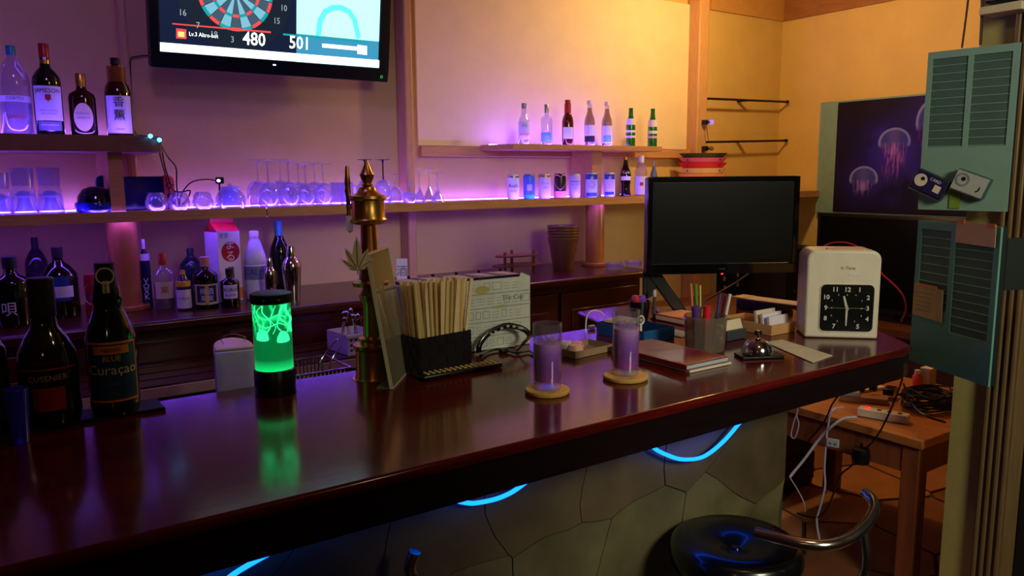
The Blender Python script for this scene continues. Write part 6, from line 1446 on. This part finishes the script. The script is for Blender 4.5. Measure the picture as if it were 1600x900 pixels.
wire('black_cable', 'black cable sagging from the counter end across the table edge to the strip', [(1410,592,2.42), (1400,620,X), (1385,655,X), (1368,685,X), (1348,706,X), (1330,728,X), (1312,745,X), (1295,790,X), (1278,808,X), (1258,806,X), (1246,802,X)], .0034, black)
wire('black_cable', 'black cable curving below the counter apron at the left of the table', [(1316,610,2.36), (1300,632,2.40), (1290,655,2.42), (1278,672,2.42), (1262,690,2.42)], .003, black)
wire('black_cable', 'black cord running right across the table top to a plug', [(1412,600,2.44), (1420,622,2.5), (1432,640,2.52), (1452,652,2.54), (1478,660,2.56)], .0036, black)
P = onx(1345, 712, X)
t = T('power_brick', 'black round power brick hanging on the cable before the table', 'power brick', P); O('body', B().lathe([(0,-.03),(.028,-.026),(.032,0),(.028,.026),(0,.03)], 16), black, t); O('strain_relief', B().tube([(0,0,.028),(0,0,.045)], .005, 8), black, t)
P = onx(1301, 692, X)
t = T('hanging_tag', 'small white tag hanging on the white cable beside the table', 'tag', P, -1.2); O('tag', B().box(-.022,.022,-.003,.003,-.016,.016), M('tag_white', (170,180,196), .5), t, bevel=.003); text('lettering', '\u25a0 \u25a0', .014, lgrey, t, 0, -.004, y=-.0035, ext=0)

# ---------------------------------------------------------------- bar stools
vin = M('black_vinyl', (10,11,16), .24, coat=.3)
def stool(C_, R_, lab, arc, sc=1.0):
    t = T('bar_stool', lab, 'bar stool', (C_[0], C_[1], 0.001), 0, 'bar stools at the counter'); z = C_[2]
    O('seat', B().lathe([(0,z-.075),(R_*.9,z-.075),(R_*.98,z-.062),(R_,z-.035),(R_*.97,z-.010),(R_*.88,z),(R_*.55,z-.004),(R_*.22,z-.012),(R_*.12,z-.022),(0,z-.026)], 48), vin, t, smooth=60)
    O('seat_button', B().lathe([(0,z-.026),(.012,z-.024),(.010,z-.019),(0,z-.017)], 16), vin, t)
    O('seat_plate', B().cyl(R_*.6, z-.085, z-.0751, 32), steel, t); O('post', B().cyl(.028, .03, z-.085, 24), steel, t)
    O('foot_disc', B().lathe([(0,0),(.155,0),(.16,.006),(.12,.018),(.05,.03),(0,.03)], 40), steel, t)
    O('foot_ring', B().tube([(.13*cos(a), .13*sin(a), .22) for a in [2*pi*k/28 for k in range(28)]], .009, 8, True), steel, t)
    return t
Cs = onz(1150, 843, .62); Rs = wid(Cs, 206)/2*.99
t = stool(Cs, Rs, 'round black vinyl bar stool with curved chrome backrest tube at the counter front', None)
c0 = np.array(t.location); zb = .73
pts = [onz(1180,832,zb), onz(1210,839,zb), onz(1250,849,zb), onz(1290,852,zb), onz(1325,842,zb), onz(1352,820,zb), onz(1365,797,zb+.005), onz(1362,780,zb+.012), onz(1351,768,zb+.02)]
O('back_tube', B().tube(smoothline([p-c0 for p in pts], 6), wid(pts[3], 19)/2, 14), M('chrome_tube', (225,222,215), .2, metal=1), t)
e0 = onz(1349, 825, zb)-c0; rr = np.array([Cs[0]-c0[0], Cs[1]-c0[1]])
e1 = e0+np.array([-.005, -.010, -.10]); e2 = np.array([e0[0]*.75, e0[1]*.75, .62-.085]); e3 = np.array([e0[0]*.3, e0[1]*.3, .62-.088])
O('tube_support', B().tube(smoothline([e0, e1, e2, e3], 6), .009, 10), M('chrome_tube', (225,222,215), .2, metal=1), t)
# second stool, only the tip of its backrest in view
tip = onz(648, 862, .80)
C2 = np.array([tip[0]-.16, tip[1]-.16, .62])
t = stool(C2, Rs, 'black bar stool in the foreground, only its chrome tube tip in view', None); c0 = np.array(t.location)
pts = [tip-c0+np.array([.0,.0,.0]), tip-c0+np.array([-.008,.004,-.03]), tip-c0+np.array([-.006,-.002,-.07]), np.array([.12,.10,.60]), np.array([.05,.04,.535])]
O('back_tube', B().tube(smoothline(pts, 8), .0115, 12), M('chrome_tube', (225,222,215), .2, metal=1), t)
